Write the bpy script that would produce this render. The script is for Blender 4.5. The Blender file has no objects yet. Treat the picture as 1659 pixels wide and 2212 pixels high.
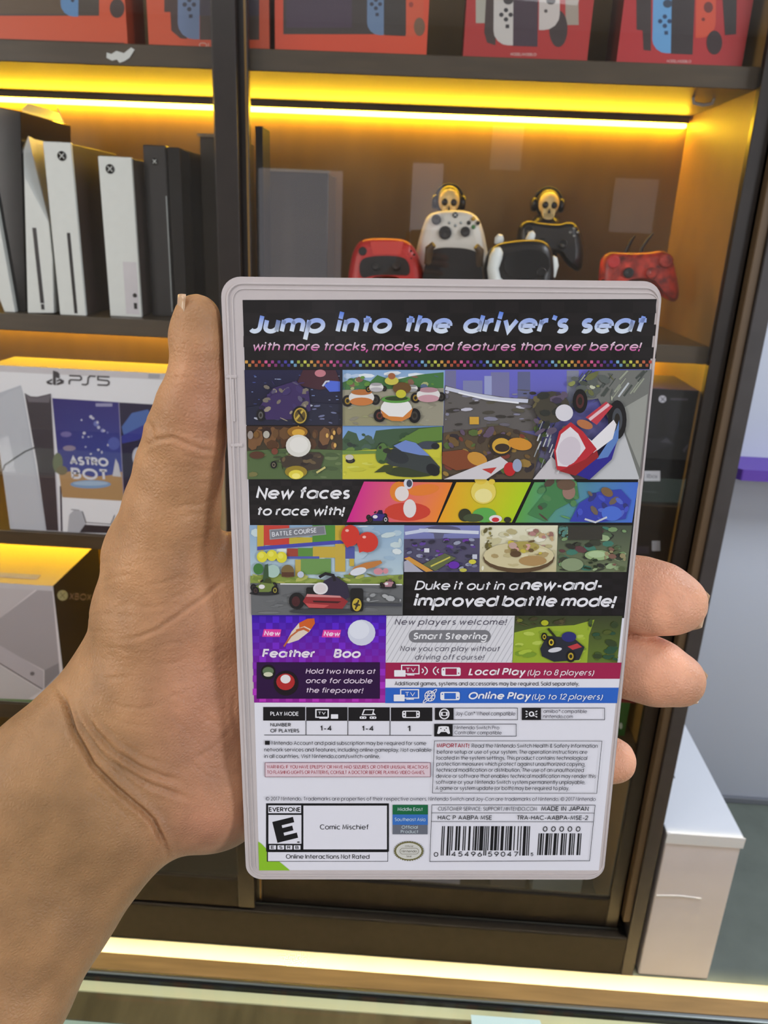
import bpy, bmesh, math, random
import numpy as np
from mathutils import Vector, Matrix

S = bpy.context.scene
C = S.collection
R = math.radians
CZ = 1.735                       # height of the phone above the floor

# ---------------------------------------------------------------- camera
MCAM = np.array([[0.99793712, 0.0556178, -0.03206514],
                 [0.04932563, -0.34456415, 0.93746602],
                 [0.0410913, -0.93711377, -0.34659673]])     # columns: right, down, forward
FPX = 1680.0
cam_d = bpy.data.cameras.new('phone_camera')
cam = bpy.data.objects.new('phone_camera', cam_d)
C.objects.link(cam)
cam_d.sensor_fit = 'HORIZONTAL'
cam_d.sensor_width = 36.0
cam_d.lens = FPX / 1659.0 * 36.0
cam_d.clip_start = 0.01
cam_d.dof.use_dof = True
cam_d.dof.focus_distance = 0.209
cam_d.dof.aperture_fstop = 55.0
mw = Matrix.Identity(4)
for i in range(3):
    mw[i][0] = MCAM[i][0]; mw[i][1] = -MCAM[i][1]; mw[i][2] = -MCAM[i][2]
mw[0][3], mw[1][3], mw[2][3] = 0, 0, CZ
cam.matrix_world = mw
S.camera = cam

# ---------------------------------------------------------------- colour management, world, lights
S.view_settings.view_transform = 'Standard'
S.view_settings.look = 'None'
S.view_settings.gamma = 1.0
S.view_settings.use_curve_mapping = False
S.view_settings.exposure = 0.0
S.cycles.max_bounces = 8
S.cycles.transparent_max_bounces = 16
S.cycles.caustics_reflective = False
S.cycles.caustics_refractive = False
S.cycles.sample_clamp_indirect = 6.0

W = bpy.data.worlds.new('shop_ambient')
S.world = W
W.use_nodes = True
W.node_tree.nodes['Background'].inputs[0].default_value = (0.80, 0.86, 1.0, 1)
W.node_tree.nodes['Background'].inputs[1].default_value = 0.12

def area_light(name, loc, target, sx, sy, power, col, spread=180):
    d = bpy.data.lights.new(name, 'AREA')
    d.shape = 'RECTANGLE'; d.size = sx; d.size_y = sy
    d.energy = power; d.color = col; d.spread = R(spread)
    o = bpy.data.objects.new(name, d)
    C.objects.link(o)
    o.location = loc
    o.rotation_euler = (Vector(target) - Vector(loc)).to_track_quat('-Z', 'Y').to_euler()
    return o

area_light('ceiling_panel_light', (-0.25, -0.40, 2.80), (0.05, 1.0, 0.9), 1.8, 0.6, 10, (0.93, 0.95, 1.0))
area_light('side_fill_light', (-3.12, -1.55, 1.95), (-0.1, 1.0, 1.25), 1.3, 1.5, 76, (1.0, 0.95, 0.92))  # unseen fill added at both side walls to brighten case and cabinet
area_light('side_fill_light', (3.12, -1.55, 1.95), (0.1, 1.0, 1.25), 1.3, 1.5, 76, (0.92, 0.94, 1.0))
area_light('ceiling_panel_light', (1.6, 0.9, 2.80), (1.5, 1.4, 0.0), 0.7, 0.7, 40, (0.86, 0.92, 1.0))
area_light('ceiling_panel_light', (-1.9, 0.3, 2.80), (-0.4, 0.5, 1.2), 0.6, 0.6, 10, (1.0, 0.93, 0.82))
# narrow warm light added overhead to brighten the floor strip before the cabinet
area_light('aisle_fill_light', (0.0, 1.365, 2.86), (0.0, 1.3651, 0.0), 3.0, 0.03, 6.5, (1.0, 0.82, 0.48), 5)

# ---------------------------------------------------------------- helpers
def lin(c):
    """8-bit sRGB triple -> linear"""
    o = []
    for v in c[:3]:
        v = v / 255.0
        o.append(v / 12.92 if v <= 0.04045 else ((v + 0.055) / 1.055) ** 2.4)
    return tuple(o)

def material(name, rgb, rough=0.5, metal=0.0, noise=0.0, nscale=20.0, bump=0.0, bscale=200.0,
             coat=0.0, trans=0.0, ior=1.45, emit=None, estr=0.0, sss=0.0, spec=0.5, stretch=None, alpha=1.0):
    m = bpy.data.materials.new(name)
    m.use_nodes = True
    nt = m.node_tree
    b = nt.nodes['Principled BSDF']
    col = lin(rgb)
    b.inputs['Base Color'].default_value = (*col, 1)
    b.inputs['Roughness'].default_value = rough
    b.inputs['Metallic'].default_value = metal
    b.inputs['Coat Weight'].default_value = coat
    b.inputs['Coat Roughness'].default_value = 0.08
    b.inputs['Transmission Weight'].default_value = trans
    b.inputs['IOR'].default_value = ior
    b.inputs['Specular IOR Level'].default_value = spec
    b.inputs['Alpha'].default_value = alpha
    if sss:
        b.inputs['Subsurface Weight'].default_value = sss
        b.inputs['Subsurface Radius'].default_value = (1.0, 0.35, 0.18)
        b.inputs['Subsurface Scale'].default_value = 0.004
    if emit:
        b.inputs['Emission Color'].default_value = (*emit, 1)
        b.inputs['Emission Strength'].default_value = estr
    if noise or bump:
        tc = nt.nodes.new('ShaderNodeTexCoord')
        mp = nt.nodes.new('ShaderNodeMapping')
        if stretch: mp.inputs['Scale'].default_value = stretch
        nt.links.new(tc.outputs['Object'], mp.inputs['Vector'])
        if noise:
            n = nt.nodes.new('ShaderNodeTexNoise')
            n.inputs['Scale'].default_value = nscale
            n.inputs['Detail'].default_value = 5
            nt.links.new(mp.outputs[0], n.inputs['Vector'])
            r = nt.nodes.new('ShaderNodeValToRGB')
            r.color_ramp.elements[0].position = 0.3
            r.color_ramp.elements[1].position = 0.7
            r.color_ramp.elements[0].color = (*[v * (1 - noise) for v in col], 1)
            r.color_ramp.elements[1].color = (*[min(1, v * (1 + noise)) for v in col], 1)
            nt.links.new(n.outputs['Fac'], r.inputs['Fac'])
            nt.links.new(r.outputs['Color'], b.inputs['Base Color'])
        if bump:
            n2 = nt.nodes.new('ShaderNodeTexNoise')
            n2.inputs['Scale'].default_value = bscale
            n2.inputs['Detail'].default_value = 4
            nt.links.new(mp.outputs[0], n2.inputs['Vector'])
            bp = nt.nodes.new('ShaderNodeBump')
            bp.inputs['Strength'].default_value = bump
            bp.inputs['Distance'].default_value = 0.002
            nt.links.new(n2.outputs['Fac'], bp.inputs['Height'])
            nt.links.new(bp.outputs['Normal'], b.inputs['Normal'])
    return m

def glass_sheet(name, tint=(1, 1, 1), boost=1.0, rough=0.0):
    """sheet glass: clear, with a Fresnel mirror on top"""
    m = bpy.data.materials.new(name)
    m.use_nodes = True
    nt = m.node_tree
    nt.nodes.remove(nt.nodes['Principled BSDF'])
    out = nt.nodes['Material Output']
    t = nt.nodes.new('ShaderNodeBsdfTransparent'); t.inputs[0].default_value = (*tint, 1)
    g = nt.nodes.new('ShaderNodeBsdfGlossy'); g.inputs['Roughness'].default_value = rough
    f = nt.nodes.new('ShaderNodeFresnel'); f.inputs['IOR'].default_value = 1.5
    mu = nt.nodes.new('ShaderNodeMath'); mu.operation = 'MULTIPLY'; mu.inputs[1].default_value = boost
    mx = nt.nodes.new('ShaderNodeMixShader')
    ge = nt.nodes.new('ShaderNodeNewGeometry'); fb = nt.nodes.new('ShaderNodeMath'); fb.operation = 'SUBTRACT'; fb.inputs[0].default_value = 1.0
    m2 = nt.nodes.new('ShaderNodeMath'); m2.operation = 'MULTIPLY'
    nt.links.new(ge.outputs['Backfacing'], fb.inputs[1]); nt.links.new(f.outputs[0], m2.inputs[0]); nt.links.new(fb.outputs[0], m2.inputs[1])
    nt.links.new(m2.outputs[0], mu.inputs[0]); nt.links.new(mu.outputs[0], mx.inputs[0])
    nt.links.new(t.outputs[0], mx.inputs[1]); nt.links.new(g.outputs[0], mx.inputs[2])
    nt.links.new(mx.outputs[0], out.inputs[0])
    return m

def ink_material(name, rough=0.35, coat=0.0, spec=0.5):
    """printed surface: the colours of the printing live in the mesh attribute 'ink'"""
    m = bpy.data.materials.new(name)
    m.use_nodes = True
    nt = m.node_tree
    b = nt.nodes['Principled BSDF']
    a = nt.nodes.new('ShaderNodeVertexColor'); a.layer_name = 'ink'
    nt.links.new(a.outputs['Color'], b.inputs['Base Color'])
    b.inputs['Roughness'].default_value = rough
    b.inputs['Coat Weight'].default_value = coat
    b.inputs['Coat Roughness'].default_value = 0.12
    b.inputs['Specular IOR Level'].default_value = spec
    return m

class MB:
    """collects geometry, links it as ONE mesh object"""
    def __init__(s):
        s.v = []; s.f = []; s.mi = []; s.fc = []; s.anycol = False; s.sm = []
    def add(s, verts, faces, mat=0, cols=None, smooth=False):
        o = len(s.v)
        s.v += [tuple(v) for v in verts]
        for k, f in enumerate(faces):
            s.f.append(tuple(i + o for i in f)); s.mi.append(mat); s.sm.append(smooth)
            if cols is None: s.fc.append(None)
            else:
                s.anycol = True
                s.fc.append([cols[i] for i in f])
        return s
    def box(s, x0, x1, y0, y1, z0, z1, mat=0, col=None):
        v = [(x, y, z) for x in (x0, x1) for y in (y0, y1) for z in (z0, z1)]
        f = [(0, 1, 3, 2), (4, 6, 7, 5), (0, 4, 5, 1), (2, 3, 7, 6), (0, 2, 6, 4), (1, 5, 7, 3)]
        return s.add(v, f, mat, [col] * 8 if col else None)
    def prism(s, pts, fn0, fn1, mat=0, col=None, smooth=False):
        """closed outline pts (2D) swept between two placements fn0/fn1: (u,v)->xyz"""
        n = len(pts)
        v = [fn0(*p) for p in pts] + [fn1(*p) for p in pts]
        s.add(v, [tuple(range(n))[::-1], tuple(range(n, 2 * n))], mat, [col] * (2 * n) if col else None)
        s.add(v, [(i, (i + 1) % n, n + (i + 1) % n, n + i) for i in range(n)], mat, [col] * (2 * n) if col else None, smooth)
        return s
    def tube(s, path, r, n=10, mat=0, caps=True, smooth=True):
        path = [Vector(p) for p in path]
        rs = r if isinstance(r, (list, tuple)) else [r] * len(path)
        rings = []; up = None
        for i, p in enumerate(path):
            d = (path[min(i + 1, len(path) - 1)] - path[max(i - 1, 0)]).normalized()
            if up is None:
                up = Vector((0, 0, 1)) if abs(d.z) < 0.9 else Vector((1, 0, 0))
            a = d.cross(up).normalized(); b = a.cross(d).normalized(); up = b
            rings.append([p + (a * math.cos(t) + b * math.sin(t)) * rs[i] for t in [2 * math.pi * k / n for k in range(n)]])
        v = [q for ring in rings for q in ring]
        f = [(i * n + k, i * n + (k + 1) % n, (i + 1) * n + (k + 1) % n, (i + 1) * n + k) for i in range(len(path) - 1) for k in range(n)]
        s.add(v, f, mat, None, smooth)
        if caps:
            s.add(rings[0], [tuple(range(n))[::-1]], mat); s.add(rings[-1], [tuple(range(n))], mat)
        return s
    def lathe(s, prof, n=24, M=None, mat=0, smooth=True):
        """profile (r,z) turned about local z, placed by matrix M"""
        M = M or Matrix.Identity(4)
        v = []
        for r, z in prof:
            for k in range(n):
                t = 2 * math.pi * k / n
                v.append(M @ Vector((r * math.cos(t), r * math.sin(t), z)))
        m = len(prof)
        f = [(i * n + k, i * n + (k + 1) % n, (i + 1) * n + (k + 1) % n, (i + 1) * n + k) for i in range(m - 1) for k in range(n)]
        s.add(v, f, mat, None, smooth)
        if prof[0][0] > 1e-6: s.add(v[:n], [tuple(range(n))[::-1]], mat)
        if prof[-1][0] > 1e-6: s.add(v[-n:], [tuple(range(n))], mat)
        return s
    def ball(s, c, rx, ry=None, rz=None, n=20, m=12, mat=0, M=None):
        ry = ry or rx; rz = rz or rx
        T = (M or Matrix.Translation(c)) @ Matrix.Diagonal((rx, ry, rz, 1))
        return s.lathe([(max(1e-7, math.sin(math.pi * i / m)), -math.cos(math.pi * i / m)) for i in range(m + 1)], n, T, mat)
    def build(s, name, mats, parent=None, bevel=0.0, seg=2, loc=None, subd=0, auto=None):
        me = bpy.data.meshes.new(name)
        me.from_pydata([tuple(v) for v in s.v], [], s.f)
        for m in (mats if isinstance(mats, (list, tuple)) else [mats]): me.materials.append(m)
        me.polygons.foreach_set('material_index', s.mi)
        me.polygons.foreach_set('use_smooth', s.sm)
        if s.anycol:
            at = me.color_attributes.new('ink', 'FLOAT_COLOR', 'CORNER')
            arr = []
            for f, c in zip(s.f, s.fc):
                for k in range(len(f)):
                    q = c[k] if c else (0.8, 0.8, 0.8)
                    arr += [q[0], q[1], q[2], 1.0]
            at.data.foreach_set('color', arr)
        me.validate(); me.update()
        if not s.anycol:
            b_ = bmesh.new(); b_.from_mesh(me); bmesh.ops.recalc_face_normals(b_, faces=b_.faces); b_.to_mesh(me); b_.free()
        o = bpy.data.objects.new(name, me)
        C.objects.link(o)
        if loc: o.location = loc
        if parent: o.parent = parent
        if bevel:
            b = o.modifiers.new('bevel', 'BEVEL'); b.width = bevel; b.segments = seg; b.limit_method = 'ANGLE'; b.angle_limit = R(40)
            b.harden_normals = False
        if subd:
            sd = o.modifiers.new('subd', 'SUBSURF'); sd.levels = subd; sd.render_levels = subd
        return o

def tag(o, label=None, cat=None, group=None, kind=None):
    if label: o['label'] = label
    if cat: o['category'] = cat
    if group: o['group'] = group
    if kind: o['kind'] = kind
    return o

def thing(name, label, cat, loc=(0, 0, 0), rot=(0, 0, 0), group=None):
    o = bpy.data.objects.new(name, None)
    o.empty_display_size = 0.02
    C.objects.link(o)
    o.location = loc; o.rotation_euler = rot
    return tag(o, label, cat, group)

def rrect(x0, y0, x1, y1, r, n=6):
    """rounded rectangle outline, counter-clockwise; r may be (bl, br, tr, tl)"""
    if not isinstance(r, (tuple, list)): r = (r,) * 4
    out = []
    for (cx, cy, a0, q) in ((x0 + r[0], y0 + r[0], 180, r[0]), (x1 - r[1], y0 + r[1], 270, r[1]), (x1 - r[2], y1 - r[2], 0, r[2]), (x0 + r[3], y1 - r[3], 90, r[3])):
        for k in range(n + 1):
            a = R(a0 + 90 * k / n)
            out.append((cx + q * math.cos(a), cy + q * math.sin(a)))
    return out

# ---------------------------------------------------------------- lettering: a geometric stroke alphabet
def _arc(cx, cy, rx, ry, a0, a1, n=None):
    n = n or max(3, int(abs(a1 - a0) / 18))
    return [(cx + rx * math.cos(R(a0 + (a1 - a0) * k / n)), cy + ry * math.sin(R(a0 + (a1 - a0) * k / n))) for k in range(n + 1)]
XH = 0.72; q = XH / 2
def _O(cx=q): return _arc(cx, q, q, q, 0, 360, 22)
GL = {
 'a': ([_O(), [(2*q, 0), (2*q, XH)]], .74), 'b': ([_O(), [(0, 0), (0, 1.03)]], .74),
 'c': ([_arc(q, q, q, q, 48, 312)], .62), 'd': ([_O(), [(2*q, 0), (2*q, 1.03)]], .74),
 'e': ([_arc(q, q, q, q, 0, 318) , [(0.02, q), (2*q, q)]], .72),
 'f': ([_arc(.35, .83, .18, .2, 80, 180) + [(.17, 0)], [(0, XH), (.38, XH)]], .36),
 'g': ([_O(), [(2*q, XH), (2*q, -.05)] + _arc(q, -.03, q, .26, 0, -150)], .74),
 'h': ([[(0, 0), (0, 1.03)], _arc(.29, .43, .29, .29, 180, 0) + [(.58, 0)]], .60),
 'i': ([[(0, 0), (0, XH)], 'dot', (0, .95)], .06), 'j': ([[(.1, XH), (.1, -.15)] + _arc(-.06, -.15, .16, .15, 0, -80), 'dot', (.1, .95)], .14),
 'k': ([[(0, 0), (0, 1.03)], [(.48, XH), (.04, .33)], [(.16, .44), (.52, 0)]], .50), 'l': ([[(0, 0), (0, 1.03)]], .06),
 'm': ([[(0, 0), (0, XH)], _arc(.24, .46, .24, .26, 180, 0) + [(.48, 0)], _arc(.72, .46, .24, .26, 180, 0) + [(.96, 0)]], .97),
 'n': ([[(0, 0), (0, XH)], _arc(.28, .44, .28, .28, 180, 0) + [(.56, 0)]], .58), 'o': ([_O()], .72),
 'p': ([_O(), [(0, -.3), (0, XH)]], .74), 'q': ([_O(), [(2*q, -.3), (2*q, XH)]], .74),
 'r': ([[(0, 0), (0, XH)], _arc(.24, .44, .24, .28, 180, 75)], .32),
 's': ([_arc(.22, .54, .19, .18, 40, 250) + _arc(.22, .18, .2, .18, 80, -140)], .44),
 't': ([[(.18, 0), (.18, .98)], [(0, XH), (.38, XH)]], .36), 'u': ([[(0, XH), (0, .28)] + _arc(.28, .28, .28, .28, 180, 360) + [(.56, XH)], [(.56, 0), (.56, XH)]], .58),
 'v': ([[(0, XH), (.28, .03), (.56, XH)]], .56), 'w': ([[(0, XH), (.22, .03), (.44, XH - .04), (.66, .03), (.88, XH)]], .88),
 'x': ([[(0, 0), (.5, XH)], [(0, XH), (.5, 0)]], .50), 'y': ([[(0, XH), (.28, .05)], [(.56, XH), (.14, -.3)]], .56), 'z': ([[(.02, XH), (.5, XH), (0, 0), (.52, 0)]], .52),
 'A': ([[(0, 0), (.37, 1), (.74, 0)], [(.13, .32), (.61, .32)]], .74),
 'B': ([[(0, 0), (0, 1), (.3, 1)] + _arc(.3, .76, .22, .24, 80, -90) + [(0, .52)], [(.3, .52)] + _arc(.32, .26, .26, .26, 80, -90) + [(0, 0)]], .60),
 'C': ([_arc(.48, .5, .48, .5, 45, 315)], .84), 'D': ([[(.28, 0), (0, 0), (0, 1), (.28, 1)] + _arc(.28, .5, .46, .5, 85, -90)], .74),
 'E': ([[(.5, 0), (0, 0), (0, 1), (.5, 1)], [(0, .52), (.46, .52)]], .52), 'F': ([[(0, 0), (0, 1), (.5, 1)], [(0, .5), (.44, .5)]], .50),
 'G': ([_arc(.48, .5, .48, .5, 45, 360) + [(.5, .5)]], .96), 'H': ([[(0, 0), (0, 1)], [(.62, 0), (.62, 1)], [(0, .52), (.62, .52)]], .64),
 'I': ([[(0, 0), (0, 1)]], .05), 'J': ([[(.4, 1), (.4, .26)] + _arc(.18, .24, .22, .24, 0, -150)], .42),
 'K': ([[(0, 0), (0, 1)], [(.56, 1), (.03, .46)], [(.18, .6), (.6, 0)]], .58), 'L': ([[(0, 1), (0, 0), (.44, 0)]], .46),
 'M': ([[(0, 0), (.1, 1), (.42, .12), (.74, 1), (.84, 0)]], .86), 'N': ([[(0, 0), (0, 1), (.62, 0), (.62, 1)]], .64),
 'O': ([_arc(.5, .5, .5, .5, 0, 360, 26)], 1.0), 'P': ([[(0, 0), (0, 1), (.3, 1)] + _arc(.3, .74, .24, .26, 80, -90) + [(0, .48)]], .56),
 'Q': ([_arc(.5, .5, .5, .5, 0, 360, 26), [(.6, .3), (.95, -.04)]], 1.0),
 'R': ([[(0, 0), (0, 1), (.3, 1)] + _arc(.3, .74, .24, .26, 80, -90) + [(0, .48)], [(.26, .48), (.54, 0)]], .58),
 'S': ([_arc(.28, .74, .25, .26, 40, 255) + _arc(.28, .25, .27, .25, 80, -145)], .56), 'T': ([[(.28, 0), (.28, 1)], [(0, 1), (.56, 1)]], .56),
 'U': ([[(0, 1), (0, .3)] + _arc(.3, .3, .3, .3, 180, 360) + [(.6, 1)]], .62), 'V': ([[(0, 1), (.36, .02), (.72, 1)]], .72),
 'W': ([[(0, 1), (.26, .02), (.52, .96), (.78, .02), (1.04, 1)]], 1.04), 'X': ([[(0, 0), (.6, 1)], [(0, 1), (.6, 0)]], .60),
 'Y': ([[(0, 1), (.32, .48), (.64, 1)], [(.32, .48), (.32, 0)]], .64), 'Z': ([[(.02, 1), (.56, 1), (0, 0), (.58, 0)]], .58),
 '0': ([_arc(.28, .5, .28, .5, 0, 360, 22)], .56), '1': ([[(0, .8), (.2, 1), (.2, 0)]], .24), '2': ([_arc(.27, .72, .26, .28, 165, -30) + [(0, 0), (.54, 0)]], .54),
 '3': ([_arc(.25, .75, .23, .25, 150, -90) , _arc(.25, .26, .27, .26, 90, -150)], .54), '4': ([[(.42, 0), (.42, 1), (0, .28), (.58, .28)]], .58),
 '5': ([[(.5, 1), (.12, 1), (.06, .56)] + _arc(.26, .32, .27, .32, 120, -150)], .54), '6': ([_arc(.28, .3, .28, .3, 0, 360, 20), [(.02, .36), (.36, 1)]], .56),
 '7': ([[(0, 1), (.52, 1), (.16, 0)]], .52), '8': ([_arc(.27, .76, .22, .24, 0, 360, 18), _arc(.27, .27, .27, .27, 0, 360, 18)], .54), '9': ([_arc(.28, .7, .28, .3, 0, 360, 20), [(.54, .64), (.2, 0)]], .56),
 '.': (['dot', (0, .05)], .05), ',': ([[(.04, .08), (-.03, -.16)]], .06), '!': ([[(0, .3), (0, 1)], 'dot', (0, .05)], .06), "'": ([[(0, .74), (.02, 1.02)]], .05),
 '-': ([[(0, .36), (.3, .36)]], .3), ':': (['dot', (0, .08), 'dot', (0, .6)], .05), '(': ([_arc(.3, .4, .3, .62, 125, 235)], .16), ')': ([_arc(-.14, .4, .3, .62, 55, -55)], .16),
 '/': ([[(0, -.1), (.36, 1.05)]], .36), '&': ([[(.62, 0), (.12, .68)] + _arc(.28, .8, .18, .2, 200, -20) + [(.06, .38)] + _arc(.24, .24, .22, .24, 150, 370)], .64),
 '\u2122': ([[(.1, .6), (.1, .95)], [(0, .95), (.2, .95)], [(.26, .6), (.28, .95), (.36, .72), (.44, .95), (.46, .6)]], .46),
 '\u00a9': ([_arc(.5, .5, .5, .5, 0, 360, 20), _arc(.5, .5, .24, .26, 45, 315)], 1.0), '\u00ae': ([_arc(.25, .25, .25, .25, 0, 360, 14), [(.17, .1), (.17, .4), (.3, .36), (.18, .26), (.33, .1)]], .5),
}

def mix(a, b, t): return tuple(a[i] + (b[i] - a[i]) * t for i in range(3))

class Art:
    """flat printing collected as coloured polygons; place(u, v, w) gives the 3D point, w = print layer thickness"""
    def __init__(s, mb, place, mat=0, step=5e-6):
        s.mb = mb; s.place = place; s.mat = mat; s.step = step; s.lay = 1
        s.T = lambda x, y: (x, y)       # drawing coordinates -> place coordinates
        s.flip = 1                      # +1: drawing v goes up
    def up(s, n=1): s.lay += n; return s
    def raw(s, pts, cols):
        w = s.lay * s.step
        s.mb.add([s.place(*p, w) for p in pts], [tuple(range(len(pts)))], s.mat, cols)
    def poly(s, pts, col, grad=None):
        """col: 8-bit colour or list of colours per point; grad=(col2,(x0,y0),(x1,y1)) linear blend"""
        if isinstance(col[0], (tuple, list)): cols = [lin(c) for c in col]
        elif grad:
            a, b = lin(col), lin(grad[0]); (x0, y0), (x1, y1) = grad[1], grad[2]
            L = (x1 - x0) ** 2 + (y1 - y0) ** 2
            cols = [mix(a, b, min(1, max(0, ((p[0] - x0) * (x1 - x0) + (p[1] - y0) * (y1 - y0)) / L))) for p in pts]
        else: cols = [lin(col)] * len(pts)
        s.raw([s.T(*p) for p in pts], cols); s.lay += 1
    def rect(s, x0, y0, x1, y1, col, col2=None):
        """col2: colour at y1"""
        c2 = col2 or col
        s.poly([(x0, y0), (x1, y0), (x1, y1), (x0, y1)], [col, col, c2, c2])
    def rr(s, x0, y0, x1, y1, r, col): s.poly(rrect(x0, y0, x1, y1, r), col)
    def ell(s, cx, cy, rx, ry, col, rot=0, n=20, a0=0, a1=360):
        c, d = math.cos(R(rot)), math.sin(R(rot))
        pts = [(cx + rx * math.cos(t) * c - ry * math.sin(t) * d, cy + rx * math.cos(t) * d + ry * math.sin(t) * c) for t in [R(a0 + (a1 - a0) * k / n) for k in range(n if a1 - a0 >= 360 else n + 1)]]
        s.poly(pts, col)
    def line(s, pts, w, col, closed=False, cols=None):
        pts = [s.T(*p) for p in pts]
        s._stroke(pts, w, [lin(col)] * len(pts), closed); s.lay += 1
    def frame(s, x0, y0, x1, y1, w, col): s.line([(x0, y0), (x1, y0), (x1, y1), (x0, y1)], w, col, True)
    def _stroke(s, pts, w, cols, closed=False):
        P = [Vector((p[0], p[1])) for p in pts]
        n = len(P)
        if closed is False and n > 2 and (P[0] - P[-1]).length < 1e-5: closed = True; P.pop(); cols = cols[:-1]; n -= 1
        L = []; Rr = []
        for i in range(n):
            if closed: a, b = P[i - 1], P[(i + 1) % n]
            else: a, b = P[max(i - 1, 0)], P[min(i + 1, n - 1)]
            d1 = (P[i] - a); d2 = (b - P[i])
            d1 = d1.normalized() if d1.length > 1e-9 else d2.normalized()
            d2 = d2.normalized() if d2.length > 1e-9 else d1
            t = d1 + d2
            t = t.normalized() if t.length > 1e-6 else d1
            nn = Vector((-t.y, t.x)); k = max(0.45, abs(nn.dot(Vector((-d1.y, d1.x)))))
            L.append(P[i] + nn * (w / 2 / k)); Rr.append(P[i] - nn * (w / 2 / k))
        wz = s.lay * s.step
        v = [s.place(p.x, p.y, wz) for p in L] + [s.place(p.x, p.y, wz) for p in Rr]
        m = n if closed else n - 1
        s.mb.add(v, [(i, n + i, n + (i + 1) % n, (i + 1) % n) for i in range(m)], s.mat, list(cols) + list(cols))
    def text(s, txt, p0, p1, h, col, weight=0.13, slant=0.0, col2=None, track=0.14, space=0.34):
        """set txt on the baseline p0 -> p1 (drawing coords), cap height h (drawing coords), col at the top, col2 at the bottom"""
        a = Vector(s.T(*p0)); b = Vector(s.T(*p1))
        hh = (Vector(s.T(p0[0], p0[1] + s.flip * h)) - a).length
        ex = b - a; Wd = ex.length; ex = ex / Wd; ey = Vector((-ex.y, ex.x))
        tw = weight
        adv = 0.0; items = []
        for ch in txt:
            if ch == ' ': adv += space; continue
            g = GL[ch]
            items.append((adv, g[0])); adv += g[1] + track + tw * 0.75
        tot = adv - track - tw * 0.75 + slant * 0.3
        sx = Wd / (tot * hh)
        c1 = lin(col); c2 = lin(col2) if col2 else c1
        wt = tw * hh * min(1.0, 0.35 + 0.65 * sx)
        for x, strokes in items:
            k = 0
            while k < len(strokes):
                st = strokes[k]
                if st == 'dot':
                    cx, cy = strokes[k + 1]; k += 2
                    rr_ = tw * 0.62
                    st = [(cx, cy - rr_), (cx, cy + rr_)]
                else: k += 1
                pts = []; cols = []
                for (u, v) in st:
                    vv = tw / 2 + v * (1 - tw) if 0 <= v <= 1.05 else v
                    X = (x + u + slant * vv) * sx * hh; Y = vv * hh
                    pt = a + ex * X + ey * Y
                    pts.append((pt.x, pt.y)); cols.append(mix(c2, c1, min(1, max(0, vv))))
                s._stroke(pts, wt, cols)
        s.lay += 1
# ================================================================ materials
M_frame = material('black_brown_lacquer', (36, 29, 25), 0.35, noise=0.15, nscale=30)
M_rail = material('dark_taupe_lacquer', (30, 27, 26), 0.55, spec=0.12, noise=0.12, nscale=40)
M_edge = material('brown_edge_banding', (86, 68, 48), 0.5)
M_side = material('charcoal_side_laminate', (56, 52, 52), 0.5, noise=0.1, nscale=25)
M_shelf = material('dark_brown_laminate', (74, 62, 46), 0.38, noise=0.14, nscale=30, stretch=(0.4, 3, 3))
M_back = material('taupe_back_laminate', (112, 86, 42), 0.5, noise=0.08, nscale=14, stretch=(2, 2, 0.6))
M_glass = glass_sheet('door_glass', (0.97, 0.97, 0.97), 1.6)
M_wall = material('pale_grey_blue_paint', (186, 192, 205), 0.75, bump=0.05, bscale=300)
M_shopwall = material('warm_white_paint', (196, 192, 188), 0.8)
M_ceil = material('white_ceiling_paint', (225, 225, 225), 0.9)
M_purple = material('violet_laminate', (92, 62, 160), 0.45)
M_floor = material('grey_green_polished_tile', (112, 120, 112), 0.16, noise=0.18, nscale=5, bump=0.02, bscale=60)
M_floorlit = material('cream_lit_floor', (238, 220, 176), 0.3, noise=0.04, nscale=6)
M_white = material('white_plastic', (205, 206, 210), 0.42, noise=0.03, nscale=60)
M_black = material('black_plastic', (24, 22, 22), 0.4)
M_gloss = material('gloss_black_plastic', (18, 17, 18), 0.12, coat=0.4)
M_card = material('white_carton', (212, 208, 212), 0.55, noise=0.03, nscale=30)
M_darkcard = material('black_carton', (20, 19, 22), 0.45)
M_ink = ink_material('printed_carton', 0.4)
M_metal = material('brushed_aluminium', (150, 156, 156), 0.35, metal=1.0)
M_wood = material('golden_oak_edge', (150, 118, 70), 0.5, noise=0.18, nscale=18, stretch=(0.6, 6, 6))
M_led = material('led_diffuser', (255, 220, 150), 0.5, emit=(1.0, 0.60, 0.022), estr=64.0)

def zr(rel): return CZ + rel

# ================================================================ room
def struct(mb, name, mat, bevel=0):
    return tag(mb.build(name, mat, bevel=bevel), kind='structure')
YW = 2.135                                            # wall behind the cabinet
struct(MB().box(-3.2, 3.2, -2.6, YW, -0.05, 0.0), 'floor', M_floor)
struct(MB().box(-3.2, 3.2, YW, YW + 0.1, 0.0, 2.9), 'wall_back', M_wall)
struct(MB().box(-3.3, -3.2, -2.6, YW, 0.0, 2.9), 'wall_left', M_shopwall)
struct(MB().box(3.2, 3.3, -2.6, YW, 0.0, 2.9), 'wall_right', M_shopwall)
struct(MB().box(-3.2, 3.2, -2.7, -2.6, 0.0, 2.9), 'wall_front', M_shopwall)
struct(MB().box(-3.3, 3.3, -2.7, YW + 0.1, 2.9, 2.95), 'ceiling', M_ceil)
struct(MB().box(0.646, 3.2, YW - 0.014, YW, 0.0, 0.022), 'baseboard_back', material('grey_skirting', (120, 124, 132), 0.4), 0.003)
# warm light on the floor before the cabinet, painted as a cream strip
struct(MB().box(-3.2, 3.2, 0.66, 1.452, 0.0, 0.002), 'floor_light_strip_1', M_floorlit)

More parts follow.
